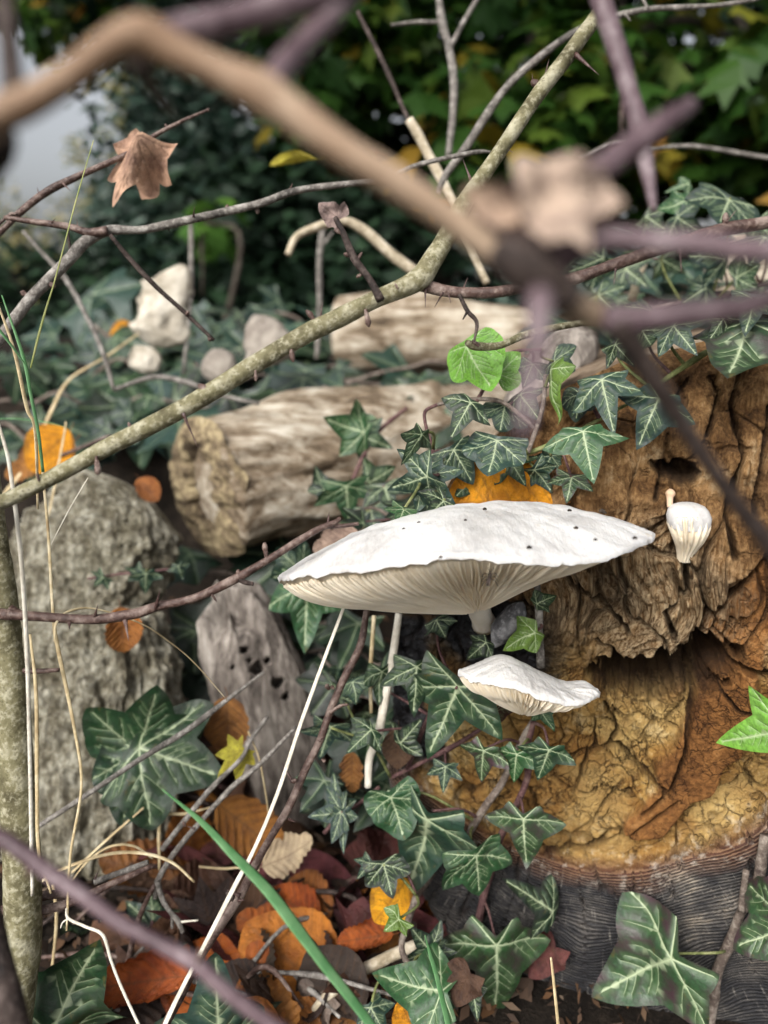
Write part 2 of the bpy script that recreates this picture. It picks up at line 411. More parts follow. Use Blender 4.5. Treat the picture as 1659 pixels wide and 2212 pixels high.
    n0 = m.noise(c, 55, 5, .6); n1 = m.noise(c, 220, 6, .65); n2 = m.noise(c, 900, 4, .7)
    mp = m.n('ShaderNodeMapping'); mp.inputs['Scale'].default_value = (1, 5, 1); m.l(pol.outputs[0], mp.inputs[0])
    ring = m.noise(mp.outputs[0], 190, 4, .7)
    mp2 = m.n('ShaderNodeMapping'); mp2.inputs['Scale'].default_value = (9, .6, 1); m.l(pol.outputs[0], mp2.inputs[0])
    radl = m.noise(mp2.outputs[0], 130, 4, .65)
    wv = m.n('ShaderNodeTexWave', wave_type='BANDS', bands_direction='Y'); m.l(pol.outputs[0], wv.inputs['Vector'])
    wv.inputs['Scale'].default_value = 210; wv.inputs['Distortion'].default_value = 2.2; wv.inputs['Detail'].default_value = 3; wv.inputs['Detail Scale'].default_value = 6
    # sapwood: grey black with pale radial flecks
    nl = m.noise(c, 17, 3, .5)
    sap = m.ramp(m.math('ADD', m.math('MULTIPLY', m.math('ADD', m.math('MULTIPLY', n0, .5), m.math('MULTIPLY', nl, .5)), .75), m.math('MULTIPLY', ring, .35)), [(.40, (.008, .008, .010)), (.52, (.032, .032, .035)), (.61, (.12, .11, .10)), (.70, (.36, .30, .23))])
    sap = m.mix(m.math('MULTIPLY', m.ramp(wv.outputs['Fac'], [(.2, 1.0), (.6, 0.0)]), .75), sap, (.018, .017, .018))
    sap = m.mix(m.math('MULTIPLY', m.ramp(radl, [(.6, 0.0), (.72, 1.0)]), .55), sap, (.36, .33, .29))
    tan = m.ramp(n0, [(.3, (.26, .17, .09)), (.6, (.36, .27, .18)), (.8, (.42, .36, .29))])
    br = m.ramp(m.math('ADD', ATT['pr'], m.math('MULTIPLY', n0, .014)), [(.104, 1.0), (.117, 0.0)])
    sap = m.mix(m.math('MULTIPLY', br, m.ramp(ring, [(.3, .55), (.6, .95)])), sap, m.mix(m.ramp(wv.outputs['Fac'], [(.3, 0.0), (.7, 1.0)]), (.10, .038, .022), (.26, .14, .075)))
    hw = m.ramp(m.math('ADD', m.math('MULTIPLY', n0, .7), m.math('MULTIPLY', n1, .3)), [(.3, (.10, .045, .010)), (.44, (.24, .125, .028)), (.55, (.40, .25, .075)), (.67, (.64, .51, .28))])
    hw = m.mix(m.math('MULTIPLY', m.ramp(n2, [(.55, 0.0), (.68, 1.0)]), .35), hw, (.72, .60, .36))
    hw = m.mix(m.math('MULTIPLY', m.ramp(m.noise(c, 480, 5, .75), [(.42, 1.0), (.52, 0.0)]), .5), hw, (.11, .055, .018))
    hw = m.mix(m.math('MULTIPLY', m.ramp(nl, [(.35, 1.0), (.6, 0.0)]), .55), hw, (.20, .10, .03))
    sepx = m.n('ShaderNodeMapping'); sepx.inputs['Rotation'].default_value = (0, 0, 0); sepx.inputs['Scale'].default_value = (1, 1, .13); m.l(c, sepx.inputs[0])
    fib = m.noise(sepx.outputs[0], 600, 5, .7)
    upc = m.ramp(m.math('ADD', m.math('MULTIPLY', n0, .6), m.math('MULTIPLY', fib, .4)), [(.34, (.030, .015, .006)), (.46, (.12, .060, .021)), (.56, (.27, .155, .064)), (.69, (.54, .40, .23))])
    hw = m.mix(m.math('MULTIPLY', ATT['blk'], .45), hw, m.mix(m.ramp(m.noise(c, 30, 2), [(.4, 0.0), (.6, 1.0)]), (.26, .12, .03), (.58, .42, .17)))
    hw = m.mix(ATT['up'], hw, upc)
    orc = m.ramp(m.math('ADD', m.math('MULTIPLY', n0, .6), m.math('MULTIPLY', n1, .4)), [(.35, (.11, .045, .014)), (.55, (.25, .11, .032)), (.72, (.38, .2, .075))])
    orc = m.mix(m.math('MULTIPLY', m.ramp(m.noise(c, 420, 5, .75), [(.42, 1.0), (.52, 0.0)]), .5), orc, (.07, .028, .008))
    hw = m.mix(ATT['orange'], hw, orc)
    col = m.mix(ATT['heart'], sap, hw)
    col = m.mix(m.math('MULTIPLY', m.math('MULTIPLY', ATT['rimw'], m.ramp(n1, [(.54, 0.0), (.64, 1.0)])), .5), col, (.5, .45, .38))
    chc = m.ramp(n1, [(.4, (.012, .012, .014)), (.6, (.035, .036, .04)), (.75, (.12, .125, .13))])
    col = m.mix(ATT['char'], col, chc)
    col = m.mix(m.math('MULTIPLY', m.attr('fz'), m.ramp(fib, [(.42, .05), (.6, .7)])), col, (.58, .46, .29))
    col = m.mix(m.math('MULTIPLY', ATT['crack'], .85), col, (.018, .010, .006))  # near-black colour in cracks and hollows stands in for the shade inside
    dn = m.n('ShaderNodeTexNoise'); m.l(c, dn.inputs['Vector']); dn.inputs['Scale'].default_value = 110; dn.inputs['Detail'].default_value = 4
    va = m.n('ShaderNodeVectorMath', operation='SCALE'); m.l(dn.outputs['Color'], va.inputs[0]); va.inputs['Scale'].default_value = .012
    vb = m.n('ShaderNodeVectorMath', operation='ADD'); m.l(pol.outputs[0], vb.inputs[0]); m.l(va.outputs[0], vb.inputs[1])
    e1 = m.ramp(m.voro(vb.outputs[0], 105, 'DISTANCE_TO_EDGE'), [(.0, 1.0), (.045, 0.0)]); e2 = m.ramp(m.voro(vb.outputs[0], 300, 'DISTANCE_TO_EDGE'), [(.0, 1.0), (.06, 0.0)])
    e2 = m.math('MULTIPLY', e2, m.ramp(m.noise(c, 70, 3), [(.48, 0.0), (.62, .8)])); e1 = m.math('MULTIPLY', e1, m.ramp(m.noise(c, 48, 3), [(.44, .0), (.58, 1.0)]))
    fine = m.math('MULTIPLY', m.math('MAXIMUM', e1, e2), m.math('MULTIPLY', ATT['heart'], m.math('SUBTRACT', 1.0, m.math('MULTIPLY', ATT['up'], .6))))
    col = m.mix(m.math('MULTIPLY', fine, .62), col, (.025, .013, .007))
    hgt = m.math('ADD', m.math('MULTIPLY', n1, 1.0), m.math('ADD', m.math('MULTIPLY', n2, .45), m.math('MULTIPLY', m.math('MULTIPLY', wv.outputs['Fac'], m.math('SUBTRACT', 1.0, ATT['heart'])), .35)))
    hgt = m.math('SUBTRACT', m.math('ADD', hgt, m.math('MULTIPLY', m.math('MULTIPLY', fib, ATT['up']), .9)), m.math('MULTIPLY', fine, .9))
    mk('cut_face', V, fc, m.done(col, .8, .2, m.bump(hgt, .95, .002)), root,
       attrs=dict(heart=heart, up=up, orange=orange, char=char, crack=np.clip(crack, 0, 1), pr=pr, ang=ang, rimw=rimw, blk=blocky * idr, fz=fz))
    # the barkless side runs back from the rim
    NL = 46; L = np.linspace(0, 1, NL) ** 1.3 * .55
    base = (CF + (R * np.cos(th))[:, None] * HX + (R * np.sin(th))[:, None] * ZX)
    s0 = s.reshape(NT, NR)[:, -1]
    k = (1 - L / .55) ** 6
    Rm = np.stack([np.cos(th) * 3, np.sin(th) * 3, th * 0], -1)
    V2 = base[:, None] + (s0[:, None] * k + L)[..., None] * AX
    outw = np.cos(th)[:, None] * HX + np.sin(th)[:, None] * ZX
    dsp = .004 * fbm(np.stack([np.cos(th)[:, None] * 9 + 0 * L, np.sin(th)[:, None] * 9 + 0 * L, L[None] * 6 + 0 * th[:, None]], -1), 4, 5)
    V2 = V2 + (dsp * np.minimum(1, L * 60))[..., None] * outw[:, None]
    v2 = np.vstack([V2.reshape(-1, 3), V2[:, -1].mean(0)])
    f2 = grid_faces(NT, NL, True).tolist() + [[len(v2) - 1, i * NL + NL - 1, ((i + 1) % NT) * NL + NL - 1][::-1] for i in range(NT)]
    mk('log_side', v2, f2, bark('weathered_log_side', (.05, .035, .025), (.17, .12, .08), (.36, .29, .21), 60, .4, .85, .15, .003), root)
rotting_log()

# ------------------------------------------------------------------ other wood, stones
def blob(name, label, cat, axis_px, rad_px, d, mat, squash=1.0, ridge=(60, .1, 1.0), seed=0, nseg=110, nl=90, capin=.25, ends=(.15, .15), parts=None, hole=None, group=None, endmat=None):
    """a log or lump: swept along a pixel axis, strongly displaced; closed at both ends"""
    pts, r = path(axis_px, rad_px, d); r = r * 2            # widths given are radii in pixels
    q = catmull(np.column_stack([pts, r]), 12); n = nl
    ii = np.linspace(0, len(q) - 1, n); q = np.stack([np.interp(ii, np.arange(len(q)), q[:, k]) for k in range(4)], -1)
    c, rr = q[:, :3], q[:, 3]; t = np.gradient(c, axis=0); t /= np.linalg.norm(t, axis=1)[:, None]
    fwd = FW; A = np.cross(t, fwd); A /= np.linalg.norm(A, axis=1)[:, None]; B = np.cross(t, A)
    th = np.arange(nseg) / nseg * 2 * np.pi
    ln = np.linspace(0, 1, n); e = np.ones(n)
    if ends[0]: e *= np.clip(ln / ends[0], 0.0, 1) ** .5 * (ln < ends[0]) + (ln >= ends[0])
    if ends[1]: e *= np.clip((1 - ln) / ends[1], 0.0, 1) ** .5 * (ln > 1 - ends[1]) + (ln <= 1 - ends[1])
    e = np.maximum(e, .02)
    S0 = np.cumsum(np.r_[0, np.linalg.norm(np.diff(c, axis=0), axis=1)])
    fr, amp, along = ridge
    tex = np.stack([np.cos(th)[None] * rr[:, None] * fr, np.sin(th)[None] * rr[:, None] * fr, S0[:, None] * fr * along + 0 * th[None]], -1)
    dis = 1 + amp * (fbm(tex, 5, seed) * 1.3 - .5 * np.abs(vnoise(tex * 1.7, seed + 5))) + .12 * fbm(np.stack([np.cos(th)[None] * 1.5 + 0 * S0[:, None], np.sin(th)[None] * 1.5 + 0 * S0[:, None], S0[:, None] * 14 + 0 * th[None]], -1), 3, seed + 9)
    Rr = rr[:, None] * e[:, None] * dis
    V = c[:, None] + Rr[..., None] * (np.cos(th)[None, :, None] * A[:, None] + squash * np.sin(th)[None, :, None] * B[:, None])
    if hole is not None: V = hole(V, c)
    v = np.vstack([V.reshape(-1, 3), c[0], c[-1]]); ns = nseg
    i, j = np.meshgrid(np.arange(n - 1), np.arange(ns), indexing='ij'); j2 = (j + 1) % ns
    f = np.stack([i * ns + j, (i + 1) * ns + j, (i + 1) * ns + j2, i * ns + j2], -1).reshape(-1, 4).tolist()
    f += [[n * ns, (k + 1) % ns, k][::-1] for k in range(ns)] + [[n * ns + 1, (n - 1) * ns + k, (n - 1) * ns + (k + 1) % ns] for k in range(ns)]
    o = mk(name, v, f, mat); return tag(o, label, cat, group)

def rough_bark_mat():
    m = Mat('crusty_bark'); c = m.co(); g = m.n('ShaderNodeNewGeometry')
    n = m.noise(c, 90, 7, .7); n2 = m.noise(c, 420, 6, .75)
    col = m.ramp(m.math('ADD', m.math('MULTIPLY', n, .65), m.math('MULTIPLY', n2, .35)), [(.34, (.04, .032, .02)), (.45, (.22, .195, .135)), (.55, (.5, .47, .37)), (.66, (.72, .70, .59))])
    mp = m.n('ShaderNodeMapping'); mp.inputs['Scale'].default_value = (1, 1, .45); m.l(c, mp.inputs[0]); vo = m.voro(mp.outputs[0], 260, 'F1')
    col = m.mix(m.ramp(vo, [(.45, 0.0), (.75, .6)]), col, (.07, .058, .04))
    col = m.mix(m.ramp(m.noise(c, 26, 4), [(.5, 0.0), (.7, .25)]), col, (.2, .19, .11))
    return m.done(col, .9, .15, m.bump(m.math('SUBTRACT', m.math('ADD', n, n2), m.math('MULTIPLY', vo, .8)), 1.0, .005))
M_CRUST = rough_bark_mat()
def old_wood_mat(name, stops, gscale=(1, 1, .12), sc=170, bump=.002):
    m = Mat(name); c = m.co(); mp = m.n('ShaderNodeMapping'); mp.inputs['Scale'].default_value = gscale; m.l(c, mp.inputs[0])
    n = m.noise(mp.outputs[0], sc, 7, .7, .4); n2 = m.noise(c, 24, 4, .6)
    col = m.ramp(m.math('ADD', m.math('MULTIPLY', n, .55), m.math('MULTIPLY', n2, .45)), stops)
    return m.done(col, .85, .2, m.bump(n, .8, bump))
M_PALELOG = old_wood_mat('pale_barkless_wood', [(.36, (.045, .032, .02)), (.46, (.18, .135, .09)), (.55, (.39, .34, .265)), (.66, (.60, .565, .49))], (.12, 1, 1), 150)
M_GREYLOG = old_wood_mat('grey_rotten_wood', [(.36, (.025, .021, .018)), (.47, (.13, .11, .095)), (.57, (.31, .275, .24)), (.69, (.52, .48, .43))], (1, 1, .15), 200)
M_STONE = old_wood_mat('pale_stone', [(.35, (.16, .13, .09)), (.5, (.42, .38, .31)), (.65, (.62, .58, .5))], (1, 1, 1), 60, .003)
M_GSTONE = old_wood_mat('grey_stone', [(.3, (.13, .11, .09)), (.5, (.24, .21, .18)), (.7, (.38, .35, .3))], (1, 1, 1), 90, .003)

blob('bark_log', 'upright bark-covered log piece with crusty grey bark behind straw stems', 'log', [(190, 1310), (205, 1450), (200, 1600), (190, 1740), (180, 1850)], [150, 175, 185, 175, 165], [.47, .47, .46, .46], M_CRUST, .8, (150, .16, .35), 3, 240, 240, ends=(.06, .03))
blob('bark_log', 'slanting bark-covered log piece resting on the upright one', 'log', [(300, 1060), (250, 1130), (190, 1220), (130, 1320), (80, 1400)], [110, 150, 165, 150, 110], [.50, .50, .49, .48], M_CRUST, .6, (150, .15, .7), 8, 220, 180, ends=(.1, .1))
def behind_log():
    root = thing('log', 'pale barkless log lying behind the bark pieces, rotten sawn end towards them', 'log', tuple(P(600, 1200, .58)))
    ax = [(440, 1062), (560, 1030), (700, 1005), (850, 975), (1000, 950), (1150, 930)]
    o = blob('log_body', '', '', ax, [148, 150, 160, 150, 125, 110], [.53, .56, .6, .64, .68], M_PALELOG, 1.0, (55, .14, .2), 5, 160, 120, ends=(.02, .1))
    for k in ('label', 'category'): del o[k]
    o.parent = root; o.location = o.location - root.location
    # rough sawn end: a disc facing left and to the front
    c = P(440, 1062, .53); nrm = (P(440, 1062, .53) - P(560, 1030, .56)); nrm /= np.linalg.norm(nrm)
    A = np.cross(nrm, ZX); A /= np.linalg.norm(A); B = np.cross(A, nrm); R0 = 148 * .53 / FPX * 1.04
    NT, NR = 140, 40; th = np.arange(NT) / NT * 2 * np.pi; fr = np.linspace(0, 1, NR)
    rr = R0 * (1 + .06 * vnoise(np.stack([np.cos(th) * 3, np.sin(th) * 3, th * 0], -1), 4))
    a = (rr[:, None] * fr * np.cos(th)[:, None]).ravel(); b = (rr[:, None] * fr * np.sin(th)[:, None]).ravel()
    p3 = np.stack([a * 60, b * 160, a * 0], -1); mid = sstep(.022, .006, np.hypot(a, b * .6) + .006 * fbm(p3, 3, 3))
    h = .003 - .0035 * fbm(p3, 4, 6) - .016 * mid * (.5 + .6 * np.abs(fbm(p3 * 1.3, 3, 9))) - .006 * (np.hypot(a, b) / R0) ** 6
    v = c + a[:, None] * A + b[:, None] * B + h[:, None] * nrm
    m = Mat('rotten_log_end'); cc = m.co(); n = m.noise(cc, 70, 6, .7); n2 = m.noise(cc, 300, 5, .7)
    col = m.ramp(m.math('ADD', m.math('MULTIPLY', n, .6), m.math('MULTIPLY', n2, .4)), [(.36, (.035, .027, .02)), (.48, (.16, .12, .075)), (.58, (.36, .29, .17)), (.7, (.5, .43, .28))])
    col = m.mix(m.attr('mid'), col, (.02, .012, .007))
    mk('log_end', v, grid_faces(NT, NR, True), m.done(col, .9, .15, m.bump(n2, .8, .003)), root, attrs=dict(mid=np.clip(mid + sstep(.1, .5, fbm(p3 * .5, 3, 77)), 0, .9)))
behind_log()
blob('log', 'short pale log lying across the back under the thorny branch', 'log', [(720, 730), (820, 722), (930, 722), (1050, 735), (1200, 750)], [85, 88, 85, 80, 70], [.76, .74, .72], M_PALELOG, 1.0, (50, .09, .25), 15, 90, 70, ends=(.05, .1))
def chunk_holes(V, c):
    n, ns = V.shape[:2]; th = np.arange(ns) / ns * 2 * np.pi; ax = (c[0] - c[n // 3]) / np.linalg.norm(c[0] - c[n // 3])
    sp = np.maximum(0, vnoise(np.stack([np.cos(th) * 4.5, np.sin(th) * 4.5, th * 0], -1), 55)) ** .8
    V = V + ((sp[None] * .03 - .004) * np.clip(1 - np.arange(n)[:, None] / (.3 * n), 0, 1))[..., None] * ax
    for (u, v), r in (((528, 1405), .0018), ((556, 1444), .0036), ((600, 1474), .0028), ((540, 1425), .0013), ((578, 1428), .0015), ((618, 1505), .0016), ((505, 1440), .0014)):
        q = P(u, v, .455); rd = ray(u, v); rd = rd / np.linalg.norm(rd); w = V - CAM; t = w @ rd
        dist = np.linalg.norm(w - t[..., None] * rd, axis=-1) + .0012 * vnoise(V * 380, 3); near = (t < .505)
        V = V + (near * sstep(r * 1.3, r * .5, dist) * .022)[..., None] * rd
    return V
blob('wood_chunk', 'grey rotten wood chunk with a few dark holes and jagged top', 'wood chunk', [(500, 1330), (530, 1400), (565, 1500), (610, 1610), (640, 1720), (650, 1790)], [75, 105, 115, 95, 75, 60], [.47, .48, .485], M_GREYLOG, .7, (60, .16, .3), 25, 190, 190, ends=(.05, .05), hole=chunk_holes)
for lab, pl, rp, dd, mt, sd in (
        ('tall cream-white stone standing in the ivy on the bank', [(352, 588), (360, 610), (352, 660), (345, 710), (335, 750)], [44, 56, 58, 60, 40], .62, M_STONE, 1),
        ('small cream stone low in the ivy below the tall white stone', [(322, 748), (315, 775), (310, 806)], [26, 36, 30], .6, M_STONE, 2),
        ('grey pointed stone in the ivy on the bank', [(548, 680), (565, 715), (580, 750), (590, 790)], [16, 40, 50, 56], .62, M_GSTONE, 3),
        ('brown-grey stone half hidden by ivy under the pointed stone', [(440, 775), (470, 790), (510, 800)], [30, 36, 26], .6, M_GSTONE, 4)):
    blob('stone', lab, 'stone', pl, rp, dd, mt, .6, (55, .35, 1), sd, 60, 50, ends=(.15, .15))
blob('log', 'pale old log lying behind the big rotting log, overgrown with ivy', 'log', [(1160, 700), (1280, 668), (1420, 635), (1560, 615), (1800, 600)], [95, 105, 110, 110, 105], [.66, .62, .58], M_PALELOG, 1.0, (50, .10, .25), 31, 90, 80, ends=(.1, .1))
blob('wood_chunk', 'splintered grey stub at the log rim beside the lime ivy leaves', 'wood chunk', [(1120, 930), (1165, 850), (1215, 780), (1255, 742), (1290, 722)], [60, 62, 56, 44, 26], [.42, .44], M_GREYLOG, .9, (110, .16, .3), 33, 70, 60, ends=(.1, .2))
blob('wood_chunk', 'charred splinter of wood leaning on the log below the big mushroom', 'wood chunk', [(1130, 1300), (1110, 1330), (1085, 1365), (1065, 1400)], [16, 26, 28, 16], [.315, .325], bark('charred_wood', (.012, .012, .013), (.07, .07, .075), (.3, .3, .31), 300, .6), .7, (200, .2, .3), 37, 40, 40, ends=(.2, .3))

# ------------------------------------------------------------------ mushrooms
def mush_mat(name, a, b, sc):
    m = Mat(name); c = m.co(); n = m.noise(c, sc, 5, .6); n2 = m.noise(c, sc * 6, 4, .6)
    return m.done(m.ramp(n, [(.35, a), (.65, b)]), .55, .35, m.bump(m.math('ADD', n2, n), .25, .0006), sss=.15)
def cap_mat():
    m = Mat('mushroom_cap'); c = m.co(); n = m.noise(c, 38, 5, .6); n2 = m.noise(c, 420, 4, .6); mp = m.n('ShaderNodeMapping'); mp.inputs['Scale'].default_value = (1, .25, .6); m.l(c, mp.inputs[0]); fb = m.noise(mp.outputs[0], 900, 4, .7)
    col = m.ramp(m.math('ADD', m.math('MULTIPLY', n, .7), m.math('MULTIPLY', fb, .3)), [(.36, (.43, .415, .40)), (.52, (.60, .59, .575)), (.66, (.66, .655, .64))])
    col = m.mix(m.ramp(m.noise(c, 75, 5, .7), [(.63, 0.0), (.72, .45)]), col, (.45, .36, .24))
    return m.done(col, m.ramp(n, [(.3, .35), (.7, .6)]), .4, m.bump(m.math('ADD', m.math('ADD', n2, fb), n), .45, .0008), sss=.12)
M_CAP = cap_mat()
M_GILL = mush_mat('mushroom_gills', (.80, .68, .50), (.88, .79, .63), 60)
M_MSTEM = mush_mat('mushroom_stem', (.66, .6, .5), (.78, .73, .65), 60)
def mushroom(label, ctr, half, roll_a, tilt, front, back, dome, stem, zdeep, plr, ngill, bend, seed, stem_end, stem_r, wav=.0016, gd=.0019, gspan=(150, 390), group=None):
    """bracket-like cap: ctr point, half width; stem = (x, depth) of the gill focus; bend(x,y)->z"""
    cr, sr = math.cos(roll_a), math.sin(roll_a); X = cr * RT + sr * UP; Z0 = -sr * RT + cr * UP
    Nn = math.cos(tilt) * Z0 - math.sin(tilt) * FW; D = math.cos(tilt) * FW + math.sin(tilt) * Z0
    W = lambda x, y, z: ctr + x[..., None] * X + y[..., None] * D + z[..., None] * Nn
    root = thing('mushroom', label, 'mushroom', tuple(stem_end), group)
    NT, NS = 240, 44
    ph = np.arange(NT) / NT * 2 * np.pi
    def rim(ph):
        k = 1 + .02 * vnoise(np.stack([np.cos(ph) * 5, np.sin(ph) * 5, ph * 0], -1), seed) + .008 * vnoise(np.stack([np.cos(ph) * 30, np.sin(ph) * 30, ph * 0], -1), seed + 4)
        x = half * np.cos(ph) * k; y = np.where(np.sin(ph) > 0, back, front) * np.sin(ph) * k
        z = wav * fbm(np.stack([np.cos(ph) * 6, np.sin(ph) * 6, ph * 0 + seed], -1), 4, seed) + wav * .35 * vnoise(np.stack([np.cos(ph) * 26, np.sin(ph) * 26, ph * 0], -1), seed + 2)
        return x, y, z + bend(x, y)
    rx, ry, rz = rim(ph)
    s = np.linspace(0, 1, NS) ** .8
    x, y = rx[:, None] * s, ry[:, None] * s
    p3 = np.stack([x, y, x * 0], -1)
    top = dome * (1 - s[None] ** 2.1) ** .95 + rz[:, None] * s[None] ** 3 + (bend(x, y) - bend(rx, ry)[:, None] * s[None] ** 3) + (.0008 * fbm(p3 * 60, 3, seed + 1) + .0005 * fbm(p3 * 220, 3, seed)) * (s[None] < .98)
    # rim lip curls over and comes back 2 mm below
    lipx, lipy = rx * .993, ry * .993; lipz = rz - .0016
    V = np.concatenate([W(x, y, top), W(lipx, lipy, lipz)[:, None]], 1)
    f = grid_faces(NT, NS + 1, True).tolist(); NV = NS + 1
    # underside skin under the gills
    sx, sy = stem; su = np.linspace(1, .06, 24)
    def under(ph, rx, ry, rz, su, extra=0.0):
        p = plr[0] + plr[1] * ((1 + np.cos(ph)) / 2) ** 2
        xx = sx + (rx[:, None] * .985 - sx) * su; yy = sy + (ry[:, None] * .985 - sy) * su
        k = np.maximum(1 - su[None], 1e-4) ** p[:, None]
        zz = (rz[:, None] - .0012) * (1 - k) - zdeep * k - extra
        return xx, yy, zz
    ux, uy, uz = under(ph, rx, ry, rz, su)
    mk('cap', V.reshape(-1, 3), f, M_CAP, root)
    U = W(ux, uy, uz)
    Ue = np.concatenate([W(lipx, lipy, lipz)[:, None], U], 1)
    us = mk('underside', Ue.reshape(-1, 3), grid_faces(NT, 25, True)[:, :].tolist(), M_GILL, root)
    for g in range(ngill):
        a = rad(gspan[0]) + (rad(gspan[1]) - rad(gspan[0])) * (g + random.uniform(-.25, .25)) / ngill
        short = (g % 2 == 1); lo = random.uniform(.5, .62) if short else random.uniform(.07, .1)
        pa = np.array([a]); gx, gy, gz = rim(pa)
        sg = np.linspace(.985, lo, 12)
        hh = gd * np.sin(np.linspace(.05, 1, 12) * np.pi * (.9 if short else .62)) ** .7 * random.uniform(.85, 1.1)
        wob = np.sin(sg * 14 + g) * .0003
        x1, y1, z1 = under(pa, gx, gy, gz, sg, 0.0)
        x1 = x1[0] + wob; y1 = y1[0]; z1 = z1[0]
        tx = np.gradient(x1); ty = np.gradient(y1); ln = np.hypot(tx, ty) + 1e-9; px_, py_ = -ty / ln, tx / ln
        th_ = .00024 * np.minimum(1, sg * 2.4 + .2)
        rows = []
        for sgn, k in ((1, 0), (1, 1), (-1, 1), (-1, 0)):
            rows.append(W(x1 + sgn * px_ * th_ * (1 - .5 * k), y1 + sgn * py_ * th_ * (1 - .5 * k), z1 + (.0006 if not k else -hh)))
        v = np.stack(rows, 1).reshape(-1, 3)
        ff = []
        for i in range(11):
            for j in range(3): ff.append([i * 4 + j, (i + 1) * 4 + j, (i + 1) * 4 + j + 1, i * 4 + j + 1])
        mk('gill', v, ff, M_GILL, us)
    a0 = W(np.array(sx), np.array(sy), np.array(-zdeep + .006))
    vs, fs = tube(np.array([a0, (a0 * .55 + stem_end * .45) + (0, 0, -.001), stem_end]), [stem_r, stem_r * .8, stem_r * .95], 16, 6, .06, 200)
    mk('stem', vs, fs, M_MSTEM, root)
    return root, W
big_c = P(1000, 1196, .295)
bigm, WB = mushroom('largest white mushroom with a wide domed cap and cream gills on the log', big_c, 402 / FPX * .295, rad(7.7), rad(-4), .052, .021, .0185,
    (.0035, .010), .0225, (.52, 1.5), 170, lambda x, y: -.0085 * sstep(-.02, .045, x) * (y < 0) * np.clip(-y / .05, 0, 1), 3, P(1046, 1346, dface(1046, 1346) + .004), .0056)
mushroom('smaller white mushroom with a saddle-bent cap and frayed gills below the largest', P(1143, 1474, .298), 153 / FPX * .298, rad(-8.8), rad(3), .018, .012, .0040,
    (.001, .002), .0115, (.8, .6), 80, lambda x, y: .0052 * np.exp(-((x + .0105) / .0105) ** 2) * np.clip(1 + y / .03, .35, 1) + .0018 * np.exp(-((x - .023) / .005) ** 2) - .0014 * np.exp(-((x - .0135) / .006) ** 2), 9, P(1158, 1524, dface(1158, 1524) + .006), .0042, .0011, .0026, (165, 375))
def button():
    d = dface(1490, 1130) - .006
    root = thing('mushroom', 'tiny young white mushroom with ribbed sides standing alone on bare wood', 'mushroom', tuple(P(1478, 1205, dface(1478, 1205))))
    prof = [(1488, 1088, 4), (1488, 1089, 22), (1488, 1094, 34), (1488, 1103, 42), (1489, 1116, 46), (1489, 1130, 44), (1489, 1138, 41)]
    low = [(1489, 1118, 40), (1489, 1134, 42), (1489, 1150, 37), (1488, 1168, 30), (1485, 1182, 23), (1481, 1196, 17), (1478, 1212, 14)]
    def lathe(pf, ribs, seed):
        NT = 96; th = np.arange(NT) / NT * 2 * np.pi; V = []
        for k, (u, v, r) in enumerate(pf):
            c = P(u, v, d + .006 * max(0, k - 2) / 3 * (ribs > 0)); rr = r * d / FPX * (1 + ribs * np.sin(th * 17 + .15 * k) + .07 * vnoise(np.stack([np.cos(th) * 2.5, np.sin(th) * 2.5, th * 0 + k * .3], -1), seed))
            V.append(c + rr[:, None] * (np.cos(th)[:, None] * RT + np.sin(th)[:, None] * (FW * .97 + UP * .25)))
        V = np.array(V).reshape(-1, 3); f = []
        n = len(pf)
        for i in range(n - 1):
            for j in range(NT): f.append([i * NT + j, i * NT + (j + 1) % NT, (i + 1) * NT + (j + 1) % NT, (i + 1) * NT + j])
        f.append(list(range(NT))[::-1]); return V, f
    v, f = lathe(prof, 0.0, 3); mk('cap', v, f, M_CAP, root)
    v, f = lathe(low, .10, 5); mk('gill_cone', v, f, M_GILL, root)
    for k in range(7):
        u = 1452 + k * 11 + random.uniform(-3, 3)
        pts, r = path([(u, 1118), (u + (1488 - u) * .25, 1150), (u + (1488 - u) * .5, 1172 + random.uniform(-6, 8))], [6, 5, 2], [d - .0095 + .0002 * (u - 1488) ** 2 / 30, d - .007 + .0002 * (u - 1488) ** 2 / 40, d - .003])
        v, f = tube(pts, r, 6, 3); mk('gill', v, f, M_GILL, root)
    pts, r = path([(1448, 1056), (1448, 1061), (1448, 1067), (1447, 1074), (1447, 1084), (1447, 1096)], [5, 17, 21, 15, 13, 12], dface(1448, 1067) - .004)
    v, f = tube(pts, r, 14, 4); tag(mk('mushroom', v, f, mush_mat('button_skin', (.5, .33, .2), (.66, .48, .34), 80)), 'pinhead-sized tan mushroom button beside the hole in the wood', 'mushroom')
button()
def ctop(u, v):                                             # a point on the big cap's upper skin under a pixel
    r = ray(u, v); best = None
    X = math.cos(rad(7.7)) * RT + math.sin(rad(7.7)) * UP
    for d in np.arange(.235, .33, .0004):
        q = CAM + r * d - big_c
        Z0 = -math.sin(rad(7.7)) * RT + math.cos(rad(7.7)) * UP
        Nn = math.cos(rad(-4)) * Z0 - math.sin(rad(-4)) * FW; D = math.cos(rad(-4)) * FW + math.sin(rad(-4)) * Z0
        x, y, z = q @ X, q @ D, q @ Nn; hw = 402 / FPX * .295
        s = min(1, math.hypot(x / hw, y / (.021 if y > 0 else .052)))
        if z < .0172 * (1 - s ** 2.1) ** .95: return CAM + r * d
    return CAM + r * .29
M_SPECK = bark('dark_crumb', (.01, .008, .006), (.03, .022, .016), (.08, .06, .04), 900, .2)
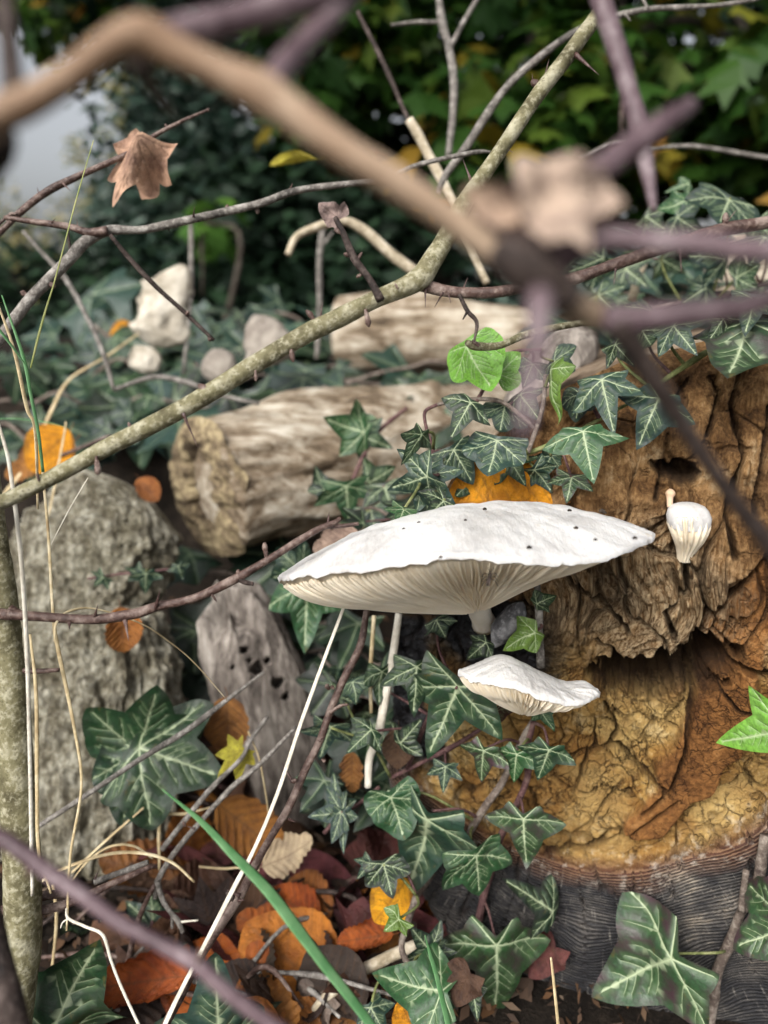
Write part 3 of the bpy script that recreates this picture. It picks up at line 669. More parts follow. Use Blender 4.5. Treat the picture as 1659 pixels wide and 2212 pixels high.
for k, (u, v, w) in enumerate([(1047, 1102, 6), (1230, 1105, 6), (1244, 1143, 6), (1286, 1168, 5), (1232, 1104, 4), (872, 1145, 5), (905, 1132, 6), (1371, 1165, 6), (1300, 1108, 10), (952, 1206, 5), (1143, 1186, 7), (1306, 1110, 6), (1005, 1125, 4)]):
    p = ctop(u, v); r = w * .28 / FPX / 2
    pts = p + np.array([[-1, 0, .3], [0, .2, .8], [1.1, .1, .4]]) * r * 1.3
    vv, f = tube(pts, [r * .5, r, r * .6], 6, 2); mk('speck', vv, f, M_SPECK, next(c for c in bigm.children if c.name.startswith('cap')))
def gnat():
    d = .2475; root = thing('gnat', 'slender dark gnat clinging to the gills of the largest mushroom', 'insect', tuple(P(1056, 1252, d)))
    pts, r = path([(1060, 1236), (1059, 1241), (1058, 1246), (1056, 1253), (1053, 1261), (1051, 1265)], [5, 8, 9, 10, 7, 2], d); v, f = tube(pts, r, 8, 3); mk('body', v, f, M_SPECK, root)
    for s in (-1, 1):
        pts, r = path([(1058, 1245), (1055 + 2 * s, 1255), (1053 + 3 * s, 1266)], [2, 6, 2], d - .0008); v, f = tube(pts, r, 6, 3, flat=.1); mk('wing', v, f, M_DARKTWIG, root)
        for k in range(3):
            pts, r = path([(1058, 1243 + 3 * k), (1058 + s * 11, 1238 + 8 * k), (1058 + s * 17, 1246 + 10 * k)], 1.6, [d, d - .001, d + .001]); v, f = tube(pts, r, 5, 2); mk('leg', v, f, M_SPECK, root)
        pts, r = path([(1060, 1237), (1060 + s * 7, 1226)], 1.2, d); v, f = tube(pts, r, 5, 2); mk('antenna', v, f, M_SPECK, root)
gnat()

# ------------------------------------------------------------------ leaf meshes (unit length: petiole at 0, tip at y = 1)
def bez(a, c, b, n):
    t = np.linspace(0, 1, n, endpoint=False)[:, None]; return (1 - t) ** 2 * a + 2 * t * (1 - t) * c + t * t * b
def pol(deg, r): return np.array([math.sin(rad(deg)) * r, math.cos(rad(deg)) * r])
def lobed(tips, sinus, notch, n=7, bulge=.5):
    """tips [(deg, r)...] on one side from 0 outwards, sinus between them; mirrored with a little asymmetry"""
    sides = []
    for sg in (1, -1):
        seq = []
        for k, (dg, r) in enumerate(tips):
            if k: r *= random.uniform(.84, 1.1); dg *= random.uniform(.92, 1.06)
            seq.append(pol(sg * dg, r))
            if k < len(sinus): seq.append(pol(sg * sinus[k][0], sinus[k][1] * random.uniform(.85, 1.2)))
        seq.append(pol(sg * 172, notch)); pts = []
        for k in range(len(seq) - 1):
            a, b = seq[k], seq[k + 1]; mid = (a + b) / 2
            out = mid / (np.linalg.norm(mid) + 1e-9)
            pts.append(bez(a, mid + out * bulge * .22 * np.linalg.norm(b - a), b, n))
        sides.append((np.vstack(pts + [seq[-1][None]]), [s for s in seq[::2]]))
    loop = np.vstack([sides[0][0], sides[1][0][::-1][:-1]])
    return loop, [pol(0, tips[0][1])] + [pol(dg, r) for dg, r in tips[1:]] + [pol(-dg, r) for dg, r in tips[1:]]
def inside(p, loop):
    x, y = p; c = False; n = len(loop); j = n - 1
    for i in range(n):
        if (loop[i, 1] > y) != (loop[j, 1] > y) and x < (loop[j, 0] - loop[i, 0]) * (y - loop[i, 1]) / (loop[j, 1] - loop[i, 1]) + loop[i, 0]: c = not c
        j = i
    return c
def ivy_mesh(name, tips, sinus, notch, seed, fold=.25, droop=.15, wave=.05, bulge=.5, res=.075, secs=True):
    random.seed(seed)
    loop, tp = lobed(tips, sinus, notch, bulge=bulge)
    veins = []
    for k, t in enumerate(tp):
        c = t * .5 + np.array([t[1], -t[0]]) * .04 * (1 if t[0] > 0 else -1) * (k > 0)
        veins.append((bez(np.zeros(2), c, t * .96, 10), .017 if k == 0 else .0125))
    if secs:
        for pts, wv in list(veins):
            L = np.linalg.norm(pts[-1])
            if L < .35: continue
            for f in ((.22, .38, .54, .70) if L > .8 else (.4, .66)):
                for sg in (1, -1):
                    ff = f + random.uniform(-.05, .05); i = int(ff * 9); p0 = pts[i]; dr = pts[i + 1] - pts[i]; dr = dr / np.linalg.norm(dr)
                    aa = rad(48) * sg; q = np.array([dr[0] * math.cos(aa) - dr[1] * math.sin(aa), dr[0] * math.sin(aa) + dr[1] * math.cos(aa)])
                    ln = 0
                    while ln < .34 and inside(p0 + q * (ln + .05), loop): ln += .02
                    if ln > .07:
                        e = p0 + q * ln * .85 + dr * ln * .25
                        if not inside(e, loop): e = p0 + q * ln * .8
                        veins.append((bez(p0, p0 + q * ln * .5, e, 6), .007))
    V = [tuple(p) for p in loop]; E = [(k, (k + 1) % len(loop)) for k in range(len(loop))]
    for pts, wv in veins:
        if len(pts) == 10: pts = np.vstack([pts])
        t = np.gradient(pts, axis=0); t /= np.linalg.norm(t, axis=1)[:, None] + 1e-9; nn = np.stack([-t[:, 1], t[:, 0]], -1)
        o = len(V)
        for p in pts: V.append(tuple(p))
        E += [(o + k, o + k + 1) for k in range(len(pts) - 1)]
        tap = np.linspace(1, .35, len(pts))[:, None] * wv * 1.25
        for sg in (1, -1):
            for p in pts + sg * nn * tap:
                if inside(p, loop): V.append(tuple(p))
    for gx in np.arange(-1.1, 1.1, res):
        for k, gy in enumerate(np.arange(-.6, 1.0, res * .87)):
            p = (gx + (k % 2) * res / 2 + random.uniform(-.01, .01), gy + random.uniform(-.01, .01))
            if inside(p, loop) and np.min(np.linalg.norm(loop - p, axis=1)) > res * .45: V.append(p)
    vo, ed, fa, *_ = delaunay_2d_cdt([Vector(p) for p in V], E, [], 1, 1e-5)
    v2 = np.array([(q.x, q.y) for q in vo])
    vein = np.zeros(len(v2)); vd = np.full(len(v2), 1e9)
    for pts, wv in veins:
        full = pts
        d = seg_dist(v2, full); tpar = np.clip(np.linalg.norm(v2 - full[0], axis=1) / (np.linalg.norm(full[-1] - full[0]) + 1e-9), 0, 1)
        ww = wv * (1 - .6 * tpar); vein = np.maximum(vein, np.clip(1.15 - d / (ww * 1.1), 0, 1) * (1 if wv > .012 else .62)); vd = np.minimum(vd, d)
    x, y = v2[:, 0], v2[:, 1]
    z = -fold * np.abs(x) ** 1.35 * .55 - droop * np.maximum(0, y) ** 2 * .6 + .018 * np.sqrt(np.clip(vd, 0, .12) / .12)
    z += wave * vnoise(np.stack([x * 2.4, y * 2.4, x * 0 + seed], -1), seed) - .006 * vein
    me = bpy.data.meshes.new(name)
    me.from_pydata(np.column_stack([v2, z]).tolist(), [], [list(q) for q in fa])
    me.polygons.foreach_set('use_smooth', [True] * len(me.polygons))
    for k, a in (('vein', vein if secs else vein * .45), ('vd', np.clip(vd / .16, 0, 1))):
        at = me.attributes.new(k, 'FLOAT', 'POINT'); at.data.foreach_set('value', a.astype(np.float32))
    me.materials.append(M_IVY); return me
SH = {
 'star': ([(0, 1), (57, .74), (118, .5)], [(29, .43), (89, .37)], .12),
 'tri': ([(0, 1), (74, .66), (132, .36)], [(34, .44), (106, .33)], .1),
 'broad': ([(0, 1), (54, .86), (112, .62)], [(27, .64), (84, .56)], .13),
 'long': ([(0, 1), (72, .5), (128, .3)], [(32, .36), (100, .26)], .09),
 'heart': ([(0, 1), (58, .66), (118, .52)], [(30, .66), (90, .55)], .14)}
IVY = {}
for k, (tp, sn, nc) in SH.items():
    IVY[k] = [ivy_mesh('ivy_leaf_' + k, tp, sn, nc, 11 + j * 5, *(((.3, .18, .10), (.1, .4, .16), (.6, .0, .13), (.2, -.25, .16))[j]), bulge=(1.0 if k in ('heart', 'broad') else .6)) for j in range(4)]
IVYLO = [ivy_mesh('small_ivy_leaf', *SH[k], 71 + j, .3, .2, .1, res=.16, secs=False) for j, k in enumerate(('star', 'tri', 'broad', 'long'))]
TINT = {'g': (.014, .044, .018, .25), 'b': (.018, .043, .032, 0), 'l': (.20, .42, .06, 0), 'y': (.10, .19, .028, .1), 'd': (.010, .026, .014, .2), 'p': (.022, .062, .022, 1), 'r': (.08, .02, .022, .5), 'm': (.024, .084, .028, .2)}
def leaf_matrix(J, T, roll_deg, wsc, facing=None):
    y = T - J; L = np.linalg.norm(y); y = y / L
    n = (CAM - J) if facing is None else np.asarray(facing, float); n = n - y * (n @ y); n = n / np.linalg.norm(n)
    a = rad(roll_deg); x = np.cross(y, n); n2 = n * math.cos(a) + x * math.sin(a); x2 = np.cross(y, n2)
    M = np.eye(4); M[:3, 0] = x2 * L * wsc * 1.22; M[:3, 1] = y * L * 1.06; M[:3, 2] = n2 * L; M[:3, 3] = J
    return Matrix(M.tolist())
def place(me, M, parent, color, name='leaf'):
    o = bpy.data.objects.new(name, me); COL.objects.link(o); o.color = color
    if parent is not None:
        o.parent = parent; o.matrix_basis = Matrix.Translation(-root_loc(parent)) @ M
    else: o.matrix_basis = M
    return o
def sub_part(o, parent):
    """hang a finished part one level deeper without moving it"""
    o.parent = parent; o.matrix_parent_inverse = parent.matrix_basis.inverted()
def jit(c, k=.18):
    f = 1 + random.uniform(-k, k); return (c[0] * f * (1 + random.uniform(-.12, .12)), c[1] * f, c[2] * f * (1 + random.uniform(-.15, .15)), c[3] * random.uniform(.6, 1))
def depth(u, v, d): return dface(u, v) - d if d < .15 else d
def vine(label, stems, leaves, seed=0, base=None, petiole=True, group=None):
    """stems: (pixels, widths, d, material); leaves: (Ju, Jv, Tu, Tv, d, shape, width, roll, tint[, tipd])"""
    random.seed(seed + 100)
    root = thing('ivy_vine', label, 'ivy', tuple(base if base is not None else P(*stems[0][0][0], depth(*stems[0][0][0], stems[0][2] if np.isscalar(stems[0][2]) else stems[0][2][0]))), group)
    allp = []
    for pts, wd, d, mt in stems:
        dd = [depth(u, v, d if np.isscalar(d) else d[min(k, len(d) - 1)]) for k, (u, v) in enumerate(pts)]
        p3, r = path(pts, wd, dd); v, f = tube(p3, r, 8, 5, .18, 180, seed); mk('stem', v, f, mt, root); allp.append(catmull(p3, 5))
    allp = np.vstack(allp) if allp else None
    for k, L in enumerate(leaves):
        ju, jv, tu, tv, d, sh, ws, rl, tn = L[:9]
        dj = depth(ju, jv, d); dt = (depth(tu, tv, d) if d < .15 else d) + (L[9] if len(L) > 9 else random.uniform(-.012, .006))
        J, T = P(ju, jv, dj), P(tu, tv, dt)
        me = IVY[sh][random.randrange(4)]
        lf = place(me, leaf_matrix(J, T, rl, ws), root, jit(TINT[tn]))
        if petiole and allp is not None:
            q = allp[np.argmin(np.linalg.norm(allp - J, axis=1))]; dist = np.linalg.norm(q - J)
            if .002 < dist < .07:
                back = (J - T) / np.linalg.norm(J - T)
                pm = (J + q) / 2 + back * dist * .3 + np.array([0, 0, -.15 * dist])
                v, f = tube(np.array([J + (J - CAM) * .002, pm, q]), [.0006, .0006, .0008], 6, 5); sub_part(mk('petiole', v, f, M_VINERED if k % 2 else M_VINEGREEN, root), lf)
    return root

# ------------------------------------------------------------------ ivy read off the photograph
O = .014
vine('ivy with several green leaves climbing the middle of the sawn log face', [
    ([(1152, 1560), (1138, 1620), (1140, 1675), (1118, 1735), (1082, 1805), (1065, 1865), (1050, 1915), (1035, 1985), (1020, 2060)], [13, 15, 17, 18, 17], .006, M_VINERED),
    ([(1155, 1550), (1125, 1605), (1085, 1690), (1050, 1740), (1022, 1785), (990, 1850)], [12, 16, 18, 16], .005, M_VINE),
    ([(1175, 1965), (1150, 2040), (1120, 2100)], [9, 12], .005, M_VINERED)], [
    (1120, 1625, 1106, 1692, .02, 'tri', .95, 15, 'm'), (1185, 1615, 1163, 1688, .024, 'tri', 1.1, -10, 'g'), (1168, 1532, 1196, 1578, .015, 'tri', .9, 20, 'm'),
    (1132, 1764, 1136, 1873, .022, 'tri', 1.0, 8, 'p'), (1022, 1842, 1042, 1937, .026, 'broad', 1.05, -20, 'm'), (935, 1752, 887, 1917, .02, 'long', 1.05, 12, 'b'),
    (845, 1718, 872, 1806, .022, 'heart', 1.0, 10, 'm'), (1070, 2030, 1073, 2208, .03, 'tri', .85, -8, 'p'), (1178, 1968, 1107, 1902, .012, 'long', 1.0, 30, 'd'),
    (1050, 1617, 1034, 1692, .02, 'tri', .95, 20, 'p')], 1)
vine('ivy with dark five-pointed leaves below and left of the largest mushroom', [
    ([(845, 1680), (905, 1650), (960, 1622), (1000, 1600), (1060, 1560)], [9, 11, 9], .004, M_VINERED),
    ([(985, 1480), (950, 1500), (920, 1560), (880, 1660)], [8, 10], .004, M_VINERED),
    ([(1160, 1255), (1165, 1345), (1168, 1440)], [16, 19, 17], .008, M_GREYTWIG)], [
    (897, 1440, 895, 1545, .022, 'star', .95, -15, 'g'), (985, 1487, 925, 1634, .028, 'star', .95, 10, 'g'), (1047, 1390, 1008, 1425, .012, 'tri', .9, 0, 'd'),
    (1150, 1365, 1086, 1402, .018, 'tri', .9, -20, 'y'), (1163, 1302, 1203, 1285, .014, 'tri', .9, 10, 'g'), (962, 1655, 957, 1712, .014, 'star', 1.0, 0, 'b'),
    (1070, 1528, 1080, 1568, .012, 'heart', .9, 0, 'r'), (765, 1478, 772, 1524, .35, 'star', 1.0, 20, 'b'), (822, 1448, 816, 1520, .345, 'star', .8, -20, 'g'),
    (800, 1580, 752, 1622, .335, 'tri', 1.0, 10, 'g'), (715, 1572, 690, 1640, .35, 'star', 1.0, -15, 'b'), (945, 1345, 965, 1382, .01, 'star', 1.0, 0, 'd'), (740, 1500, 760, 1470, .36, 'tri', 1, 0, 'd'),
    (870, 1600, 905, 1560, .01, 'tri', 1, 0, 'd')], 2)
vine('ivy with one large three-pointed leaf low on the dark outer rings', [
    ([(1652, 1805), (1632, 1935), (1602, 1968), (1580, 2030), (1552, 2090), (1540, 2155), (1530, 2230)], [20, 24, 22, 24, 24, 22], .006, M_VINE),
    ([(1612, 1880), (1605, 1930), (1602, 1968)], [12, 16], .008, M_VINE)], [
    (1462, 2060, 1298, 2140, .022, 'tri', .98, -6, 'p'), (1705, 1995, 1588, 2046, .03, 'broad', 1.0, 20, 'p')], 3)
vine('single bright lime-green ivy leaf reaching in beside the golden heartwood', [
    ([(1800, 1640), (1740, 1600), (1690, 1575)], [10, 9], .03, M_VINEGREEN)], [(1695, 1572, 1548, 1610, .035, 'long', 1.25, -12, 'l')], 4)
vine('ivy with dark leaves and one lime pair along the log top above the largest mushroom', [
    ([(945, 874), (995, 864), (1070, 864), (1115, 889), (1160, 930)], [9, 10, 8], .012, M_VINE),
    ([(1295, 906), (1190, 959), (1140, 979), (1060, 1010)], [9, 12, 11], .008, M_VINEGREEN),
    ([(945, 874), (918, 890), (922, 930), (935, 980), (900, 1040)], [8, 9, 9], .015, M_VINERED),
    ([(1170, 755), (1110, 760), (1070, 790), (1045, 840), (1010, 900)], [8, 9], .012, M_VINERED),
    ([(1178, 810), (1172, 880), (1150, 950), (1140, 980)], [10, 12, 10], .012, M_VINE)], [
    (1012, 750, 1058, 840, .028, 'heart', .95, 20, 'l'), (1078, 810, 1122, 764, .015, 'heart', 1.0, -10, 'l'), (1200, 800, 1202, 914, .026, 'long', .9, 66, 'y'),
    (1304, 829, 1322, 926, .026, 'star', .92, 8, 'b'), (1424, 862, 1377, 966, .026, 'tri', 1.05, 8, 'b'), (1259, 941, 1282, 1031, .028, 'tri', 1.15, -8, 'm'),
    (1074, 956, 1055, 1028, .03, 'broad', 1.15, 10, 'b'), (1234, 1031, 1224, 1086, .012, 'star', 1.2, 10, 'p'), (1155, 1012, 1192, 1060, .006, 'star', 1, 15, 'b'),
    (978, 975, 1022, 1040, .018, 'broad', .95, -15, 'b'), (925, 1030, 982, 1104, .022, 'star', .95, 12, 'b'), (925, 1025, 840, 1058, .034, 'star', .95, -15, 'b'),
    (872, 1101, 857, 1140, .05, 'star', 1.15, 0, 'm'), (1014, 877, 976, 938, .035, 'tri', .95, 10, 'd'), (905, 935, 874, 1006, .04, 'tri', .8, -35, 'g'),
    (1254, 848, 1244, 908, .012, 'heart', .6, 10, 'd'), (1195, 780, 1240, 800, .0, 'broad', 1, 0, 'b'), (1150, 790, 1130, 840, .0, 'star', 1, 0, 'b'), (1090, 880, 1080, 930, .005, 'broad', 1, 0, 'b'),
    (1105, 1000, 1130, 1040, .004, 'star', 1, 0, 'g'), (1190, 985, 1170, 1030, .004, 'star', .9, 0, 'b'), (1020, 1040, 985, 1070, .006, 'star', 1, 10, 'g'), (960, 1080, 920, 1120, .03, 'star', 1, 0, 'd'), (1130, 860, 1160, 900, .004, 'tri', 1, 0, 'd')], 5)
vine('ivy tumbling over the right end of the log, one leaf with a yellow lobe', [
    ([(1408, 840), (1480, 790), (1548, 747)], [13, 14, 12], .010, M_VINEGREEN), ([(1250, 700), (1330, 690), (1450, 660), (1560, 640), (1700, 600)], [12, 12, 10], [.44, .44, .44, .44, .44], M_VINE),
    ([(1365, 650), (1385, 575), (1410, 540)], [22, 18], .47, M_PALESTICK)], [
    (1612, 719, 1570, 830, .026, 'tri', 1.1, 8, 'p', -.012), (1629, 644, 1610, 722, .04, 'star', 1.05, 10, 'b'), (1457, 709, 1502, 760, .03, 'star', 1.15, -8, 'b'), (1392, 722, 1410, 752, .02, 'broad', 1, 0, 'g'),
    (1577, 428, 1556, 482, .40, 'broad', 1.15, -10, 'b'), (1480, 438, 1418, 456, .42, 'tri', 1, 30, 'm'), (1468, 470, 1524, 514, .42, 'tri', .9, 10, 'b'), (1484, 402, 1440, 410, .44, 'long', .9, 40, 'm'),
    (1300, 556, 1222, 590, .46, 'broad', .9, -10, 'b'), (1560, 560, 1488, 548, .42, 'star', 1, 20, 'b'), (1590, 600, 1640, 570, .42, 'broad', 1, -15, 'g'), (1520, 625, 1470, 660, .43, 'star', 1, 0, 'b'),
    (1350, 580, 1400, 620, .45, 'star', 1, 0, 'd'), (1430, 560, 1480, 590, .46, 'tri', 1, 0, 'g'), (1290, 640, 1340, 690, .44, 'star', 1, 15, 'b'), (1650, 520, 1620, 570, .42, 'star', 1, 10, 'b'), (1400, 680, 1360, 720, .42, 'star', 1, 0, 'b'), (1560, 690, 1530, 740, .03, 'star', 1, -10, 'd'),
    (1330, 745, 1370, 790, .015, 'star', 1, 0, 'd'), (1640, 480, 1670, 520, .42, 'broad', 1, 0, 'g'), (1400, 470, 1440, 500, .46, 'star', 1, 0, 'd')], 6)
vine('ivy with broad leaves lying over the pale log behind', [
    ([(880, 880), (820, 930), (785, 985), (760, 1060), (790, 1130), (830, 1180)], [9, 10, 10], [.46, .46, .45, .45, .44], M_VINERED),
    ([(735, 1150), (690, 1220), (660, 1270)], [9, 9], .42, M_VINE)], [
    (782, 935, 700, 905, .45, 'star', 1.1, 12, 'm'), (778, 940, 846, 968, .45, 'star', 1.0, 0, 'g'), (745, 1049, 756, 1130, .43, 'star', 1.25, -12, 'm'), (800, 1040, 852, 1010, .44, 'tri', 1.0, 10, 'g'),
    (800, 1102, 815, 1164, .42, 'star', 1.05, 8, 'b'), (665, 1262, 656, 1402, .40, 'star', .9, -8, 'm'), (650, 1235, 600, 1185, .42, 'broad', .9, 10, 'b'), (860, 1120, 900, 1150, .40, 'star', 1, 0, 'g'), (700, 1060, 680, 1010, .45, 'tri', 1, 20, 'd'), (830, 1050, 850, 1110, .43, 'star', 1, 0, 'd')], 7)
vine('ivy with one very large dark leaf in front of the crusty bark', [
    ([(480, 1700), (400, 1660), (310, 1625), (260, 1640)], [8, 9], .385, M_VINERED), ([(820, 1700), (770, 1740), (740, 1755), (700, 1800)], [8, 9], .37, M_VINERED)], [
    (303, 1628, 337, 1490, .385, 'broad', .95, 10, 'g'), (310, 1626, 468, 1668, .38, 'broad', 1.0, -14, 'g'), (300, 1630, 262, 1776, .385, 'broad', .8, -10, 'g'),
    (737, 1754, 668, 1764, .355, 'star', 1.15, 10, 'b'), (735, 1750, 718, 1668, .36, 'long', .8, -15, 'b'), (738, 1756, 742, 1842, .355, 'long', .75, 10, 'b')], 8)
vine('ivy creeping over the litter at the lower left foot of the bark', [
    ([(120, 2205), (180, 2260), (320, 2260), (470, 2250)], [9, 9], .33, M_VINERED), ([(330, 1990), (300, 2100), (260, 2230)], [8, 9], .39, M_VINERED)], [
    (120, 2203, 218, 2018, .32, 'tri', .9, 8, 'g'), (116, 2203, 28, 2098, .32, 'tri', .85, -8, 'g'), (472, 2235, 465, 2068, .33, 'long', 1.2, 0, 'b'), (400, 2120, 318, 2078, .37, 'heart', .9, 0, 'b'),
    (330, 2000, 275, 1950, .40, 'star', 1, 0, 'b'), (345, 2010, 400, 1960, .40, 'star', 1, 0, 'd'), (170, 2050, 130, 1990, .4, 'star', 1, 0, 'd'), (430, 2020, 380, 2060, .4, 'star', 1, 0, 'd'), (250, 2030, 215, 1985, .4, 'star', 1, 0, 'b'), (560, 2200, 590, 2260, .35, 'star', 1, 0, 'd'), (170, 2230, 240, 2180, .34, 'star', 1, 0, 'd')], 9)
vine('ivy with a wide-spread leaf at the foot of the log beside the green blade', [
    ([(900, 1935), (880, 1995), (870, 2060), (930, 2150), (1000, 2240)], [14, 15, 12], [.34, .34, .33, .32, .31], M_VINE), ([(935, 1885), (900, 1935)], [14, 15], .006, M_VINE)], [
    (952, 2146, 812, 2108, .315, 'tri', 1.0, 10, 'm'), (930, 2055, 888, 2005, .335, 'star', 1.2, 0, 'd'), (828, 1868, 848, 1938, .335, 'broad', .9, 10, 'd'), (800, 1862, 772, 1900, .34, 'star', 1, -10, 'b'),
    (866, 1982, 834, 2008, .32, 'star', 1.0, 0, 'y'), (1020, 2130, 1032, 2205, .32, 'long', 1, 0, 'd'), (940, 2060, 970, 2110, .335, 'star', 1.1, 0, 'd'), (955, 2148, 968, 2228, .315, 'tri', .8, -15, 'g'), (800, 2175, 835, 2240, .33, 'star', 1, 0, 'b')], 10)
vine('small ivy sprig growing across the crusty bark', [([(190, 1250), (260, 1240), (320, 1235), (400, 1225)], [6, 6], .425, M_VINERED)], [
    (315, 1237, 314, 1284, .415, 'tri', 1, 0, 'b'), (225, 1245, 200, 1268, .42, 'star', 1, 0, 'b'), (385, 1222, 395, 1252, .42, 'tri', 1, 0, 'b'), (300, 1240, 270, 1225, .42, 'star', 1, 0, 'b')], 11)

# ------------------------------------------------------------------ ivy that covers the bank behind (smaller leaves, one vine each patch)
def bank_ivy(label, box, d0, d1, n, size, seed, tints='bbgd'):
    random.seed(seed); u0, v0, u1, v1 = box
    root = thing('ivy_vine', label, 'ivy', tuple(P((u0 + u1) / 2, v1, (d0 + d1) / 2)))
    sp = []
    for k in range(3):
        pts = [(u0 + (u1 - u0) * t, v0 + (v1 - v0) * (.25 + .25 * k) + random.uniform(-25, 25)) for t in np.linspace(0, 1, 6)]
        dd = [d1 + (d0 - d1) * (.25 + .25 * k) + random.uniform(0, .02) for _ in pts]
        p3, r = path(pts, 8, dd); v, f = tube(p3, r, 6, 4, .15, 120, k); mk('stem', v, f, M_VINE, root)
    for k in range(n):
        u, v = random.uniform(u0, u1), random.uniform(v0, v1); t = (v - v0) / (v1 - v0)
        d = d1 + (d0 - d1) * t + random.uniform(-.03, .03)
        J = P(u, v, d); L = size * random.uniform(.7, 1.35); a = random.uniform(-1.2, 1.2)
        T = J + L * (math.sin(a) * RT * .8 + np.array([0, -.55, -.35]) * abs(math.cos(a)) + np.random.uniform(-.3, .3, 3))
        place(random.choice(IVYLO), leaf_matrix(J, T, random.uniform(-30, 30), random.uniform(.9, 1.25), facing=(CAM - J) * .7 + np.array([0, 0, .7])), root, jit(TINT[random.choice(tints)], .3))
bank_ivy('ivy covering the bank around the tall white stone', (200, 640, 470, 960), .62, .86, 60, .042, 1)
bank_ivy('ivy covering the bank between the pointed stone and the back log', (430, 650, 760, 860), .66, .84, 62, .042, 2)
bank_ivy('ivy on the far left bank behind the grass stems', (-40, 720, 230, 1010), .58, .85, 42, .04, 3, 'bbg')
bank_ivy('ivy low in the dark gap beside the wood chunk with holes', (400, 1180, 760, 1480), .52, .56, 30, .035, 4, 'ddg')  # mostly dark tints put the gap's shade into the leaf colour
bank_ivy('ivy heaped over the log behind at its right end', (1200, 480, 1700, 720), .52, .60, 46, .042, 5, 'bbgd')
bank_ivy('ivy hanging along the back log under the thorny branch', (700, 780, 1010, 880), .60, .68, 16, .04, 6, 'bgd')
bank_ivy('ivy tinted dark as shade in the gap between the largest mushroom and the pale log', (760, 1080, 1010, 1220), .37, .42, 14, .03, 7, 'gdd')  # leaf tints darkened to paint the shade of the gap
bank_ivy('ivy trailing in the dark between the wood chunk and the sawn log', (690, 1330, 900, 1720), .40, .44, 22, .028, 8, 'gddd')  # shade between the leaves is put into their colour by dark tints

# ------------------------------------------------------------------ hawthorn branches
def run_on(px, p3, r, ends=(0, -1)):
    """a branch that leaves the picture goes on for a while"""
    out = lambda q: q[0] < 0 or q[0] > 1659 or q[1] < 0
    for end in ends:
        if not out(px[end]): continue
        a, b = (p3[0], p3[1]) if end == 0 else (p3[-1], p3[-2])
        t = (a - b) / np.linalg.norm(a - b); e = [a + t * .06 + [0, 0, .004], a + t * .14 + [0, .01, .016]]; q = [r[end] * 1.02, r[end] * 1.05]
        if end == 0: p3 = np.vstack([e[1], e[0], p3]); r = np.r_[q[1], q[0], r]
        else: p3 = np.vstack([p3, e[0], e[1]]); r = np.r_[r, q[0], q[1]]
    return p3, r
def branch(name, label, mat, main, sides=(), thorns=(), buds=(), cat='branch', group=None, bump=.10, bf=120, seg=14, sub=8):
    """main / sides: (pixels, widths, d[, mat]); thorns: (u0,v0,u1,v1,w,d); buds likewise"""
    p3, r = run_on(main[0], *path(*main[:3])); root = thing(name, label, cat, tuple(p3[0]), group)
    v, f = tube(p3, r, seg, sub, bump, bf, len(p3)); own = [(catmull(p3, 6), mk('wood', v, f, mat, root))]
    host = lambda u, v, d: min(own, key=lambda k: np.min(np.linalg.norm(k[0] - P(u, v, d), axis=1)))[1]
    for sd_ in sides:
        q, r2 = run_on(sd_[0], *path(*sd_[:3]), (-1,)); v, f = tube(q, r2, max(8, seg - 4), 6, bump, bf * 1.3, len(q) + 3); own.append((catmull(q, 6), mk('twig', v, f, sd_[3] if len(sd_) > 3 else mat, root)))
    for (u0, v0, u1, v1, w_, d) in thorns:
        dd = d + random.uniform(-.006, .003)
        q, r2 = path([(u0, v0), (u0 * .6 + u1 * .4, v0 * .6 + v1 * .4), (u1, v1)], [w_, w_ * .55, .8], [d, (d + dd) / 2, dd]); v, f = tube(q, r2, 7, 4, .05, 300); mk('thorn', v, f, M_THORN, host(u0, v0, d))
    for (u0, v0, u1, v1, w_, d) in buds:
        q, r2 = path([(u0, v0), (u0 * .7 + u1 * .3, v0 * .7 + v1 * .3), (u0 * .3 + u1 * .7, v0 * .3 + v1 * .7), (u1, v1)], [w_ * .8, w_, w_ * 1.15, w_ * .4], d); v, f = tube(q, r2, 8, 4, .3, 700); mk('bud', v, f, M_REDBARK, host(u0, v0, d))
    return root
random.seed(5)
D2 = .262
